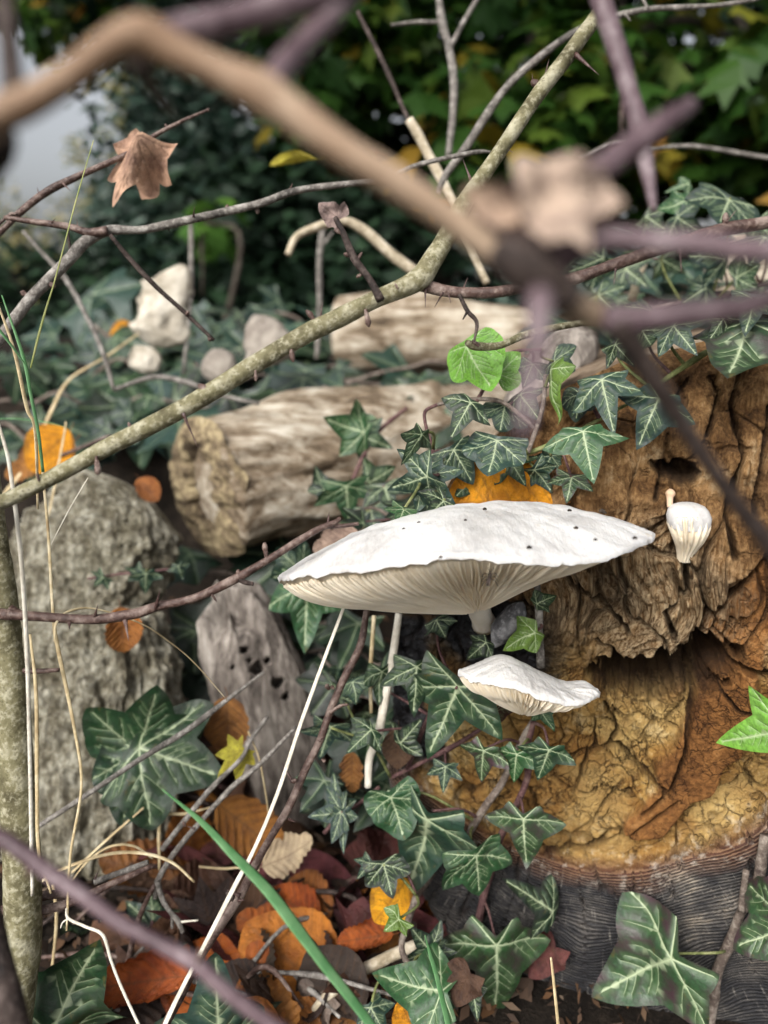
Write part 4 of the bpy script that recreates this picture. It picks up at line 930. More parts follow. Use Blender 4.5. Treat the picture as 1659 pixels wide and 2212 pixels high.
branch('hawthorn_branch', 'long green-grey speckled thorny branch rising diagonally past the logs', M_GREENBARK,
    ([(-40, 1100), (60, 1058), (120, 1028), (240, 962), (330, 917), (440, 857), (540, 793), (650, 727), (730, 688), (800, 652), (870, 622), (908, 600), (934, 562), (962, 515), (1002, 440), (1050, 370), (1100, 297), (1160, 207), (1212, 140), (1252, 85), (1292, 30), (1330, -40)],
     [34, 34, 36, 38, 38, 38, 39, 40, 40, 41, 44, 50, 44, 40, 37, 35, 33, 33, 31, 31, 30, 30], [.25, .262, .275, .285]),
    [([(905, 612), (960, 628), (1030, 633), (1085, 629), (1150, 618), (1230, 605), (1330, 570), (1450, 530), (1560, 496), (1700, 472)], [34, 28, 26, 25, 25, 26, 26, 26, 28, 28], [.272, .27, .268], M_REDBARK),
     ([(822, 648), (800, 606), (766, 560), (742, 505), (724, 470)], [18, 15, 17, 14, 10], [D2, D2 + .004], M_DARKTWIG),
     ([(992, 636), (1010, 672), (1030, 697), (1024, 738)], [9, 10, 9, 4], [.27, .268], M_DARKTWIG),
     ([(1010, 672), (1000, 690)], [7, 3], .269, M_DARKTWIG)],
    [(690, 700, 697, 652, 7, .262), (322, 922, 308, 938, 8, .255), (395, 892, 427, 966, 9, .255), (302, 925, 322, 898, 8, .255), (1018, 392, 1000, 344, 9, .277), (1170, 195, 1186, 128, 11, .28), (1243, 118, 1294, 162, 13, .28),
     (919, 624, 919, 664, 7, .27), (958, 630, 938, 665, 7, .27), (968, 632, 974, 655, 6, .27), (1000, 626, 1010, 600, 5, .27), (1468, 525, 1472, 590, 8, .268), (1330, 580, 1326, 615, 6, .268), (1560, 492, 1592, 452, 6, .268), (1150, 175, 1150, 160, 4, .28), (1095, 320, 1108, 330, 3, .277)],
    [(682, 696, 662, 670, 12, .262), (790, 668, 797, 706, 12, .262), (628, 752, 634, 782, 12, .26), (462, 848, 428, 832, 14, .257), (285, 930, 277, 912, 9, .255), (552, 800, 553, 824, 8, .258), (208, 985, 212, 1026, 12, .252), (1172, 190, 1148, 174, 15, .28), (1565, 490, 1568, 460, 12, .268), (740, 505, 722, 495, 10, .265), (762, 555, 742, 548, 10, .265), (785, 590, 770, 600, 9, .264), (770, 565, 782, 545, 8, .264), (860, 625, 853, 612, 6, .262), (84, 1040, 80, 1022, 7, .25)], seg=18)
branch('hawthorn_branch', 'slim forked branch with pale elbow crossing in front of the blue-green shrub', M_GREYTWIG,
    ([(-50, 790), (0, 732), (60, 652), (110, 600), (150, 560), (185, 522), (235, 498), (300, 497), (350, 488), (440, 468), (560, 440), (640, 412), (760, 396), (840, 385), (900, 357), (1020, 330), (1060, 328)],
     [22, 23, 25, 26, 26, 26, 24, 18, 18, 17, 16, 15, 13, 12, 10, 10, 5], [.33, .335, .34, .345, .35]),
    [([(232, 500), (190, 502), (150, 490), (80, 480), (10, 470)], [20, 17, 15, 13, 9], .335, M_REDBARK), ([(238, 508), (290, 570), (340, 622), (400, 676), (462, 735)], [8, 11, 10, 9, 7], [.335, .35], M_DARKTWIG), ([(152, 545), (148, 510), (146, 490)], [7, 5], .335, M_DARKTWIG)],
    [(418, 470, 420, 446, 7, .34), (627, 410, 632, 396, 8, .345), (108, 485, 120, 472, 6, .335), (362, 488, 366, 500, 7, .34), (168, 492, 166, 472, 5, .335), (845, 384, 840, 370, 5, .345)],
    [(555, 442, 556, 462, 10, .345), (490, 458, 492, 442, 9, .343), (105, 606, 118, 622, 12, .333), (60, 640, 45, 630, 12, .333), (402, 680, 408, 672, 8, .345), (450, 728, 458, 735, 12, .35)])
branch('hawthorn_branch', 'thin bare twig holding a curled dead leaf near the sky gap', M_REDBARK,
    ([(-20, 520), (40, 462), (100, 415), (170, 380), (270, 335), (322, 300), (380, 268), (450, 237)], [12, 14, 15, 14, 11, 9, 8, 5], [.345, .36]), [([(-20, 500), (20, 465), (36, 462)], [8, 7], .345)],
    [(86, 424, 80, 405, 6, .35), (135, 395, 152, 412, 6, .35), (322, 300, 350, 318, 6, .355)], [(360, 274, 356, 268, 8, .36), (445, 240, 452, 235, 9, .36), (180, 376, 186, 370, 8, .352)])
branch('hawthorn_branch', 'brown thorny twig reaching towards the left tip of the largest mushroom', M_REDBARK,
    ([(-20, 1322), (30, 1328), (100, 1333), (200, 1338), (290, 1326), (340, 1310), (420, 1292), (500, 1255), (570, 1215), (650, 1165), (690, 1142), (720, 1130), (734, 1122)], [24, 22, 21, 20, 22, 20, 18, 20, 17, 15, 14, 13, 8], [.275, .27, .268, .272]),
    [([(705, 1138), (740, 1136), (775, 1131)], [9, 10, 9], .272), ([(515, 1250), (530, 1258), (548, 1262)], [14, 12, 8], .268, M_DARKTWIG)],
    [(336, 1316, 346, 1274, 12, .269), (270, 1338, 278, 1384, 12, .27), (708, 1134, 711, 1106, 8, .272), (205, 1330, 212, 1305, 8, .27), (150, 1346, 150, 1360, 9, .27)],
    [(576, 1208, 571, 1172, 11, .27), (518, 1250, 514, 1230, 12, .268), (540, 1262, 548, 1260, 10, .268), (454, 1278, 468, 1300, 5, .268), (725, 1128, 736, 1118, 9, .272)])
branch('tree_stem', 'upright green-grey stem at the edge beside the crusty bark', M_GREENBARK,
    ([(-10, 1130), (0, 1220), (10, 1320), (22, 1450), (32, 1600), (42, 1750), (48, 1900), (45, 2050), (20, 2260)], [40, 48, 58, 64, 70, 74, 78, 80, 84], [.28, .285, .29, .3]), [([(35, 1448), (80, 1450), (128, 1447)], [12, 12, 9], .285, M_REDBARK), ([(20, 1320), (40, 1328), (60, 1332)], [30, 24, 21], .278, M_REDBARK)], cat='stem', seg=20)
branch('tree_stem', 'dark brown stem leaning in at the lower left corner', M_DARKTWIG, ([(-40, 1900), (-15, 2020), (10, 2130), (40, 2260)], [52, 56, 62, 66], [.2, .19]), cat='stem')
branch('hawthorn_branch', 'thorny grey-brown twig slanting down through the litter beside a bleached straw', M_REDBARK,
    ([(792, 1318), (778, 1395), (742, 1468), (712, 1540), (690, 1602), (660, 1662), (625, 1742), (590, 1800), (560, 1852), (520, 1932), (480, 1992), (430, 2072), (390, 2152), (340, 2245)], [14, 17, 16, 16, 16, 17, 18, 17, 18, 20, 19, 18, 18, 18], [.325, .315, .305, .295]),
    [([(712, 1540), (735, 1525), (752, 1522)], [9, 6], .314), ([(505, 1940), (490, 1928), (515, 1958)], [10, 8], .303, M_DARKTWIG)],
    [(632, 1690, 610, 1648, 10, .308), (690, 1600, 704, 1590, 8, .31), (625, 1770, 638, 1776, 7, .305), (518, 1935, 490, 1922, 12, .302), (515, 1945, 530, 1944, 9, .302)], [(712, 1490, 704, 1478, 11, .316), (722, 1488, 714, 1482, 10, .316), (695, 1640, 704, 1646, 10, .31), (640, 1684, 630, 1690, 12, .308)])
branch('twig', 'bare brown twig rising to the right through the orange leaves, with a knobbly spur', M_GREYTWIG,
    ([(335, 1940), (340, 1905), (370, 1852), (420, 1790), (500, 1702), (560, 1652), (640, 1570)], [10, 13, 12, 12, 12, 10, 7], [.355, .35, .345]), [([(340, 1905), (352, 1945), (372, 1975), (385, 1990), (395, 2015)], [12, 11, 10, 12, 8], .35), ([(372, 1975), (372, 2005)], [9, 6], .35), ([(385, 1992), (428, 1988)], [6, 3], .35, M_WHITESTRAW), ([(335, 1910), (300, 1985), (268, 2110)], [10, 12, 12], [.352, .36], M_REDBARK)], [(420, 1790, 404, 1785, 7, .348)], [(400, 1785, 395, 1775, 9, .348)], cat='twig')
branch('twig', 'long grey twig crossing the big dark ivy leaf by the bark', M_GREYTWIG, ([(570, 1452), (480, 1520), (400, 1580), (300, 1642), (180, 1722), (60, 1800)], [6, 11, 13, 13, 12, 12], [.36, .345]), [([(578, 1548), (540, 1600), (520, 1640), (450, 1710), (350, 1835)], [8, 10, 10, 12, 12], [.37, .36])], cat='twig')
branch('twig', 'pair of rough brown twigs lying across the foot of the green stem', M_REDBARK, ([(-20, 1975), (60, 1945), (120, 1932), (200, 1938)], [18, 20, 19, 14], [.3, .31]), [([(-20, 2005), (60, 1975), (150, 1950), (250, 1905), (330, 1870)], [20, 22, 18, 14, 12], [.29, .32]), ([(205, 1905), (260, 1885), (320, 1862)], [14, 14, 10], .335, M_GREYTWIG)], [(90, 1940, 80, 1925, 8, .3), (205, 1900, 215, 1875, 6, .33)], cat='twig')
branch('purple_stem', 'out-of-focus smooth purple stem across the lower left close to the lens', M_PURPLE, ([(-60, 1775), (20, 1820), (100, 1880), (180, 1935), (250, 1988), (330, 2030), (400, 2068), (430, 2085), (500, 2150), (640, 2250)], [38, 36, 34, 33, 34, 33, 36, 38, 32, 32], [.15, .145, .14]), [], [], [(425, 2085, 436, 2050, 14, .141), (60, 1860, 62, 1900, 12, .148)], cat='stem', bump=.05)
# branches close to the lens
DF = .105
branch('hawthorn_branch', 'thick tan branch bent like a roof close to the lens, out of focus', M_TAN,
    ([(-120, 330), (-40, 265), (60, 222), (160, 160), (240, 100), (310, 78), (380, 112), (470, 152), (560, 197), (640, 252), (750, 330), (850, 392), (980, 480), (1100, 570), (1200, 640), (1290, 680), (1345, 715), (1400, 800), (1470, 910), (1560, 1045), (1640, 1148), (1720, 1240)],
     [104, 94, 78, 68, 76, 92, 76, 66, 84, 72, 64, 68, 62, 64, 60, 66, 40, 36, 30, 24, 30, 28], [.092, .092, .094, .097, .106, .118, .135]),
    [([(1330, 690), (1400, 800), (1470, 910), (1560, 1045), (1640, 1148), (1720, 1240)], [56, 50, 42, 34, 38, 40], [.107, .114, .122, .13], M_DARKTWIG), ([(1070, 540), (1120, 570), (1180, 610), (1240, 650)], [60, 100, 96, 60], [.099, .102], M_DARKTWIG),
     ([(325, 92), (420, 62), (520, 38), (640, 0), (760, -50)], [70, 62, 58, 60, 58], [.094, .102], M_PURPLE), ([(575, 195), (620, 135), (680, 70), (760, -20)], [66, 64, 56, 54], [.095, .104], M_PURPLE),
     ([(300, 130), (330, 190), (375, 250)], [60, 34, 16], [.099, .13], M_DARKTWIG), ([(-20, 300), (-10, 340), (-40, 420)], [90, 60, 40], [.097, .108], M_DARKTWIG), ([(30, 215), (22, 120), (10, 0), (0, -60)], [52, 46, 46, 46], [.097, .108], M_DARKTWIG),
     ([(1300, 690), (1400, 688), (1480, 678), (1560, 668), (1720, 630)], [64, 58, 56, 54, 50], [.108, .104], M_PURPLE), ([(1165, 640), (1162, 740), (1145, 840), (1130, 940)], [54, 40, 34, 24], [.088, .076], M_PURPLE),
     ([(1200, 560), (1300, 520), (1420, 522), (1540, 530), (1720, 545)], [70, 52, 48, 48, 50], [.102, .096], M_PURPLE)], bump=.16, bf=45, seg=20)
branch('hawthorn_branch', 'purple twig dropping straight down behind the thick blurred branch', M_PURPLE, ([(1280, -60), (1305, 20), (1340, 130), (1362, 210), (1380, 275), (1394, 350), (1404, 400), (1412, 455)], [44, 44, 42, 40, 42, 34, 26, 14], [.178, .175, .17]), [], [(1344, 215, 1340, 310, 8, .176)], [(1380, 300, 1350, 320, 30, .172)], bump=.06)
branch('twig', 'blurred purple-brown spur pointing up to the right close to the lens', M_PURPLE, ([(1240, 402), (1310, 358), (1380, 305), (1440, 262), (1495, 225)], [66, 62, 60, 54, 34], [.115, .12]), cat='twig', bump=.06)
# thin background twigs
branch('twig', 'grey forked twig hanging down in front of the dark foliage', M_GREYTWIG, ([(945, -40), (955, 50), (968, 95), (980, 170), (978, 250), (968, 340)], [16, 17, 17, 18, 16, 14], [.5, .5]), [([(952, 48), (900, 48), (845, 54)], [9, 8, 6], .5), ([(972, 105), (1000, 50), (1035, -10)], [10, 10, 10], .5)], cat='twig')
branch('twig', 'long pale arching twig sweeping up behind the thorny branch', M_GREYTWIG, ([(945, 420), (962, 380), (1012, 310), (1050, 250), (1100, 182), (1180, 112), (1250, 65), (1320, 38), (1400, 20), (1480, 16), (1580, 8), (1700, -20)], [13, 16, 17, 17, 16, 16, 14, 13, 12, 11, 10, 9], [.42, .4]), [([(1400, 20), (1380, -20)], [8, 6], .405), ([(1350, 30), (1362, 45)], [6, 3], .405)], cat='twig')
branch('stick', 'broken peeled cream stick standing behind the fork of the thorny branch', M_PALESTICK, ([(884, 258), (905, 295), (928, 340), (952, 385), (985, 452), (1020, 540), (1052, 612)], [20, 22, 22, 22, 20, 18, 16], [.45, .46]), [([(884, 262), (868, 228), (830, 140), (772, 25)], [8, 9, 10, 9], [.45, .5], M_DARKTWIG)], cat='stick')
branch('dry_stem', 'hooked tan dry stem arching in front of the dark hollow', M_PALESTICK, ([(622, 550), (640, 512), (680, 492), (740, 476), (790, 500), (840, 545), (900, 590)], [14, 16, 18, 20, 21, 22, 22], [.5, .52]), cat='stem')
branch('twig', 'grey upright twig between the pointed stone and the thorny branch', M_GREYTWIG, ([(700, 480), (690, 560), (690, 660), (684, 775)], [14, 13, 12, 11], .62), [([(690, 540), (720, 500)], [8, 5], .62)], cat='twig')
branch('twig', 'thin grey upright twig beside the tall white stone', M_GREYTWIG, ([(412, 470), (413, 560), (410, 660), (396, 810)], [10, 11, 11, 9], .62), cat='twig')
branch('twig', 'thin bent grey twig hanging behind the grass stems on the left', M_GREYTWIG, ([(50, 500), (90, 545), (140, 600), (185, 680), (222, 760), (246, 842)], [7, 9, 11, 11, 11, 9], .5), [([(246, 842), (330, 815), (400, 825), (470, 852), (560, 872)], [9, 11, 12, 10, 8], .52), ([(130, 985), (180, 965), (240, 940)], [8, 9, 6], .5, M_REDBARK)], cat='twig')
branch('twig', 'thin tan twig crossing the dark maple leaves on the right', M_GREYTWIG, ([(1720, 345), (1640, 338), (1500, 316), (1400, 320), (1330, 310), (1250, 345)], [9, 9, 8, 8, 8, 7], .55), cat='twig')
branch('twig', 'knobbly broken-ended twig lying over the lime ivy leaves', M_GREENBARK, ([(1008, 740), (1030, 748), (1080, 746), (1140, 722), (1240, 700), (1330, 690)], [14, 20, 17, 16, 14, 13], [.295, .31]), [], [], [(1035, 748, 1020, 735, 8, .295)], cat='twig')
branch('stick', 'pale barked stick on the litter pointing at the foot of the log', M_PALESTICK, ([(620, 2260), (700, 2160), (760, 2110), (830, 2072), (900, 2040)], [22, 24, 25, 25, 22], [.345, .36]), cat='stick')
branch('stick', 'bleached stem leaning on the log under the largest mushroom', M_WHITESTRAW, ([(862, 1325), (848, 1420), (832, 1510), (816, 1590), (798, 1640), (795, 1700)], [16, 18, 18, 18, 18, 17], [.345, .35]), [([(808, 1330), (800, 1460), (802, 1540)], [10, 9, 8], .352, M_STRAW)], cat='stick')

# ------------------------------------------------------------------ grasses and straws, each on its own
def straw(name, label, pts, wd, d, mat, cat='straw', flat=.5, group=None):
    p3, r = path(pts, wd, d); v, f = tube(p3, r, 8, 7, .04, 200, len(pts), flat=flat); o = mk(name, v, f, mat); return tag(o, label, cat, group)
straw('grass', 'broad fresh green grass blade sloping over the orange leaves', [(350, 1705), (430, 1770), (500, 1842), (580, 1925), (640, 2003), (700, 2083), (770, 2172), (830, 2250)], [3, 14, 22, 28, 30, 27, 24, 20], [.25, .235, .23, .23], M_GRASS, 'grass', .12)
straw('grass', 'short bright green grass blade in front of the wide-spread ivy leaf', [(918, 2020), (930, 2065), (945, 2115), (975, 2240)], [2, 9, 13, 17], .28, M_GRASS, 'grass', .15)
straw('grass', 'tall thin yellow-green grass stem standing up towards the sky gap', [(202, 303), (165, 430), (120, 600), (100, 665), (82, 730), (66, 795)], [3, 5, 6, 8, 9, 5], .3, M_GRASSY, 'grass')
straw('grass', 'green grass stem running down behind the thorny branch', [(4, 638), (50, 770), (66, 850), (82, 930), (93, 1020)], [3, 9, 8, 8, 7], .3, M_GRASS, 'grass')
straw('grass', 'pale dry blade crossing the green grass stem', [(-5, 655), (30, 755), (58, 880), (76, 930), (82, 1100)], [5, 8, 9, 8, 5], .305, M_STRAW, 'grass', .3)
straw('grass', 'short green blade at the edge beside the elbow branch', [(-20, 690), (20, 740), (60, 795)], [10, 9, 3], .29, M_GRASS, 'grass', .2)
straw('straw', 'long pale straw hanging in front of the green-grey stem', [(-15, 880), (10, 960), (22, 1015), (45, 1200), (58, 1400), (64, 1600), (68, 1800), (70, 1935)], [6, 8, 9, 10, 10, 9, 9, 7], .262, M_WHITESTRAW)
straw('straw', 'thin tan straw with a kink hanging over the crusty bark', [(92, 1020), (104, 1150), (115, 1330), (125, 1400), (158, 1560), (176, 1695), (152, 1850), (144, 2010)], [5, 6, 7, 9, 7, 6, 6, 4], .29, M_STRAW)
straw('straw', 'thin straw crossing the thorny branch towards the elbow twig', [(190, 1032), (150, 1100), (108, 1180)], [4, 5, 3], .3, M_WHITESTRAW)
straw('straw', 'second pale straw beside the long one on the green-grey stem', [(65, 1370), (78, 1500), (80, 1700), (84, 1840), (110, 1930)], [5, 8, 8, 7, 4], .28, M_STRAW)
straw('straw', 'thin straw arching over the brown thorny twig and down the bark', [(118, 1385), (122, 1345), (150, 1320), (205, 1315), (300, 1345), (360, 1382), (420, 1432), (490, 1512)], [4, 6, 8, 8, 6, 6, 5, 4], [.262, .29, .33], M_STRAW)
straw('straw', 'long bleached straw leaning beside the thorny twig through the litter', [(744, 1308), (700, 1425), (650, 1562), (600, 1712), (550, 1832), (508, 1912), (450, 2025), (380, 2162), (340, 2250)], [9, 10, 11, 11, 11, 13, 12, 13, 13], [.31, .3, .29], M_WHITESTRAW)
straw('straw', 'arched pale straw over the dark gap at the foot of the bark', [(20, 1985), (60, 1930), (120, 1885), (220, 1848), (300, 1842), (370, 1862), (420, 1905)], [7, 8, 9, 9, 9, 8, 6], .33, M_STRAW)
straw('straw', 'second arched straw just above the other at the foot of the bark', [(150, 1910), (190, 1860), (240, 1828), (290, 1828), (330, 1855)], [5, 7, 7, 6, 4], .345, M_STRAW)
straw('straw', 'stiff tan straw rising from the litter to the big dark ivy leaf', [(155, 1885), (230, 1815), (310, 1745)], [8, 9, 8], .36, M_STRAW)
straw('straw', 'forked white thread-like stem above the lower left ivy leaf', [(143, 1962), (148, 1984), (185, 2002), (222, 2020), (240, 2075), (262, 2132), (305, 2225)], [4, 6, 6, 7, 6, 6, 6], .27, M_WHITESTRAW)
straw('straw', 'short side arm of the forked white stem', [(148, 1984), (136, 1992), (131, 2004)], [5, 5, 5], .27, M_WHITESTRAW)
straw('straw', 'thin straw standing at the foot of the log below a shrivelled leaf', [(1190, 2068), (1196, 2120), (1208, 2235)], [5, 7, 8], .285, M_STRAW)
straw('straw', 'bent straw making a corner above the dark lobed leaves', [(344, 1880), (348, 1770), (400, 1758), (465, 1742)], [6, 8, 7, 4], .37, M_STRAW)
straw('straw', 'straw lying across the dark lobed leaves', [(430, 1872), (480, 1876), (520, 1874), (560, 1880)], [6, 7, 7, 5], .38, M_STRAW)
straw('straw', 'old tan stalk bent over the ivy on the left bank', [(-10, 1090), (60, 1000), (110, 890), (150, 820), (230, 770), (300, 720)], [12, 11, 10, 9, 8, 6], [.5, .6], M_STRAW)
straw('straw', 'dry stalk beside the yellow leaf on the left bank', [(105, 1115), (120, 1040), (140, 930), (142, 910)], [6, 7, 6, 4], .45, M_STRAW)
straw('grass', 'green blade lying level on the left bank', [(-20, 905), (40, 905), (100, 912), (145, 924)], [12, 10, 8, 3], .4, M_GRASS, 'grass', .2)
straw('straw', 'thin brown straw hanging from the thorny twig to the wood chunk', [(536, 1580), (560, 1640), (575, 1720), (580, 1760)], [4, 5, 5, 4], .37, M_STRAW)
straw('straw', 'short dark straw under the arched straws', [(115, 1910), (122, 1990), (112, 2100)], [6, 7, 6], .35, M_STRAW)

# ------------------------------------------------------------------ fallen leaves
def beech_mesh(seed, curl=.6, bend=.4, pleat=.022, wid=.34, twist=0.0, tear=0.0):
    NY, NX = 46, 25; y = np.linspace(0, 1, NY)[:, None]; x = np.linspace(-1, 1, NX)[None]
    rs = np.random.RandomState(seed)
    half = wid * np.sin(np.pi * np.clip(y, 0, 1) ** .85) ** .72 * (1 + .012 * np.sin(y * 60)) + .004
    half = half * (1 - tear * np.clip(vnoise(np.concatenate([y * 9, y * 0 + seed, y * 0], -1), seed), 0, 1)[:, None])
    X = x * half; Y = y + .10 * np.abs(x) * half + 0 * x
    ph = (y - np.abs(X) * .75) * 2 * np.pi * 8
    Z = pleat * np.cos(ph) * np.minimum(1, np.abs(X) * 9)
    ve = np.maximum(np.clip(1.3 - np.abs(X) / .012, 0, 1), np.clip((np.cos(ph) - .86) / .14, 0, 1) * .8) * (half > .02)
    Z = Z + .05 * fbm(np.stack([X * 3, Y * 3, X * 0 + seed], -1), 3, seed)
    # roll across and bend along
    a = X * curl / wid * 1.1; r = wid / (curl * 1.1 + 1e-6); X2 = np.sin(a) * r; Z2 = Z * np.cos(a) + (1 - np.cos(a)) * r
    X2 = X2 - Z * np.sin(a)
    b = (Y - .35) * bend; r2 = 1 / (bend + 1e-6); Y2 = np.sin(b) * (r2 - Z2) + .35; Z3 = r2 - np.cos(b) * (r2 - Z2)
    t = twist * (Y - .5); X3 = X2 * np.cos(t) - Z3 * np.sin(t); Z4 = X2 * np.sin(t) + Z3 * np.cos(t)
    v = np.stack([X3, Y2, Z4], -1).reshape(-1, 3)
    n0 = len(v); f = grid_faces(NY, NX).tolist()
    sv, sf = tube(np.array([[0, .03, 0], [.01, -.06, .0], [.03, -.16, .03]]) + np.array([0, 0, v[NX // 2, 2]]), [.008, .007, .008], 6, 3)
    f += [[k + n0 for k in q] for q in sf]; v = np.vstack([v, sv])
    me = bpy.data.meshes.new('beech_leaf'); me.from_pydata(v.tolist(), [], f); me.polygons.foreach_set('use_smooth', [True] * len(me.polygons))
    at = me.attributes.new('vein', 'FLOAT', 'POINT'); at.data.foreach_set('value', np.r_[ve.ravel(), np.ones(len(sv))].astype(np.float32))
    me.materials.append(M_DEAD); return me
BEECH = [beech_mesh(1, .3, .35, .012), beech_mesh(2, .9, .5, .018), beech_mesh(3, 1.5, .3, .016, .33, .6), beech_mesh(4, .6, -.7, .018, .36, -.3), beech_mesh(5, 1.1, 1.0, .016, .32, .5, .3), beech_mesh(6, .25, .3, .009, .42)]
def dead_lobed(tips, sinus, notch, seed, wave=.18):
    me = ivy_mesh('lobed_leaf', tips, sinus, notch, seed, .35, .3, wave, res=.09); me.materials.clear(); me.materials.append(M_DEAD); return me
HAW = [dead_lobed([(0, 1), (38, .85), (85, .6), (130, .4)], [(20, .5), (62, .38), (108, .3)], .1, 5), dead_lobed([(0, 1), (45, .9), (100, .6)], [(22, .42), (75, .34)], .1, 8, .25)]
CRUMP = dead_lobed([(0, 1), (35, .8), (70, .75), (110, .6)], [(18, .62), (52, .55), (92, .5)], .1, 27, .55)
TORN = [dead_lobed([(0, 1), (40, .7), (80, .62), (125, .45)], [(20, .66), (60, .5), (100, .46)], .1, 15, .3)]
DT = {'o': (.58, .22, .03, .25), 'or': (.42, .11, .018, .35), 'ob': (.42, .17, .04, .3), 't': (.62, .44, .26, .08), 'y': (.85, .38, .012, .5), 'ye': (.55, .5, .05, .1), 'pl': (.66, .5, .42, .1), 'g': (.22, .19, .16, .4), 'db': (.05, .032, .024, .3), 'br': (.11, .06, .034, .4), 'pk': (.42, .30, .24, .2), 'rp': (.16, .05, .05, .4)}
def fleaf(label, ju, jv, tu, tv, d, me, tint, wsc=1.0, up=.6, roll_=0, dt=0.0, cat='leaf', name='fallen_leaf', group=None):
    """d None = on the soil; up = how much it faces the sky instead of the lens"""
    if d is None:
        J, dj = gpoint(ju, jv, .008); T, dd = gpoint(tu, tv, .012); lim = dj + dt; T = P(tu, tv, min(max(dd, dj - .03), dj + .03) + dt)
    else: J, T = P(ju, jv, d), P(tu, tv, d + dt)
    n = (CAM - J) / np.linalg.norm(CAM - J) * (1 - up) + np.array([0, 0, up])
    o = place(me, leaf_matrix(J, T, roll_, wsc, facing=n), None, jit(DT[tint], .1), name); return tag(o, label, cat, group)
random.seed(21)
fleaf('large orange beech leaf lying flat on the litter beside the green blade', 712, 2150, 545, 2010, None, BEECH[5], 'o', .95, .35)
fleaf('long rust-orange leaf curled into a trough above the lower ivy leaves', 412, 2110, 205, 2135, .345, BEECH[2], 'or', .85, .3)
fleaf('pleated orange-brown beech leaf propped up under the grey twig', 470, 1735, 602, 1842, .40, BEECH[1], 'ob', .95, .3, 10)
fleaf('tan-orange beech leaf beside the thorny twig, torn at its end', 568, 1872, 682, 1825, .39, BEECH[4], 't', 1.1, .35)
fleaf('folded orange-brown leaf hanging at the foot of the wood chunk with holes', 490, 1505, 492, 1625, .405, BEECH[3], 'ob', 1.0, .1, 10)
fleaf('orange-brown leaf caught on the crusty bark below the thorny twig', 262, 1310, 268, 1408, .405, BEECH[3], 'ob', 1.0, .1, -15)
fleaf('rust-red crumpled leaf behind the large orange leaf', 640, 2030, 520, 1985, None, BEECH[4], 'or', 1.1, .5)
fleaf('rust-red leaf with a dark rim under the large orange leaf', 690, 1990, 590, 1930, None, BEECH[1], 'or', 1.0, .5)
fleaf('glossy orange folded leaf near the foot of the log', 850, 2020, 735, 2035, .36, BEECH[2], 'or', .95, .5)
fleaf('brown-orange leaf standing behind the ivy left of the log', 762, 1622, 758, 1705, .385, BEECH[4], 'ob', 1.0, .1)
fleaf('yellow leaf flushed with red at the foot of the log', 880, 1900, 815, 1985, .352, BEECH[5], 'y', .9, .2)
fleaf('small yellow-orange leaf at the bottom beside the wide-spread ivy leaf', 893, 2225, 862, 2160, .318, BEECH[5], 'y', 1.0, .3)
fleaf('small lime-yellow lobed leaf at the tip of the big dark ivy leaf', 522, 1620, 470, 1682, .37, HAW[0], 'ye', .8, .3)
fleaf('crumpled grey dead leaf at the edge of the large orange leaf', 700, 2145, 625, 2190, .35, TORN[0], 'g', 1.0, .4)
fleaf('dark purple-brown lobed leaf with finger-like lobes below the twigs', 450, 1985, 432, 1900, .385, HAW[0], 'db', 1.1, .4)
fleaf('dark lobed leaf under the tan-orange beech leaf', 640, 1955, 700, 1885, None, HAW[1], 'db', 1.1, .5)
fleaf('second dark lobed leaf behind the twisted ivy leaf by the log', 780, 1940, 715, 1900, None, HAW[0], 'db', 1.2, .5)
fleaf('yellow leaf with brown blotches on the left bank behind the straw', 150, 930, 70, 1010, .5, BEECH[5], 'y', 1.0, .3)
fleaf('brown-orange leaf below the yellow one on the left bank', 160, 960, 30, 1035, .52, BEECH[4], 'ob', .9, .5)
fleaf('small tan-yellow leaf in the ivy beside the tall white stone', 235, 718, 292, 715, .78, BEECH[3], 'y', 1.1, .4)
fleaf('small orange leaf in the gap between bark and pale log', 300, 1030, 338, 1080, .48, BEECH[3], 'ob', 1.0, .3)
fleaf('yellow-orange leaf with dark scorched patches standing behind the largest mushroom', 1195, 1092, 972, 1086, .3185, BEECH[5], 'y', 1.1, .0, 0, 0)
fleaf('curled tan dead leaf hanging from the thin twig', 314, 316, 246, 440, .352, CRUMP, 't', .62, .0, 30)
fleaf('shrivelled pinkish-brown leaf tucked behind the left of the largest mushroom', 775, 1150, 680, 1190, .38, BEECH[4], 'pk', 1.0, .3)
fleaf('shrivelled reddish-purple leaf on the dark outer rings', 1195, 2052, 1145, 2110, dface(1170, 2080) - .012, TORN[0], 'rp', .8, .0)
fleaf('brown dry leaf at the foot of the log between ivy leaves', 1012, 2110, 972, 2170, .315, TORN[0], 'br', .9, .1)
fleaf('brown flat leaf stuck to the dark side of the log', 862, 1570, 858, 1655, dface(860, 1610) - .01, BEECH[5], 'br', .8, .0)
fleaf('tiny curled pale dead leaf at the tip of the dark spur', 730, 470, 690, 440, .266, TORN[0], 'pk', .9, .1)
fleaf('blurred pale crumpled leaf caught on the thick branch close to the lens', 1265, 455, 1120, 345, .096, TORN[0], 'pl', .9, .2, 20, name='dead_leaf')
fleaf('smaller blurred pale leaf beside the crumpled one on the thick branch', 1120, 480, 1015, 400, .098, BEECH[4], 'pl', 1.0, .2, -20, name='dead_leaf')
fleaf('dark withered leaf behind the blurred pale leaves on the thick branch', 1010, 470, 1300, 520, .106, BEECH[4], 'db', 1.3, .2, -10, name='dead_leaf')
fleaf('bright green small leaf behind the thick branch', 688, 345, 590, 358, .5, BEECH[2], 'ye', .55, .6, name='green_leaf')
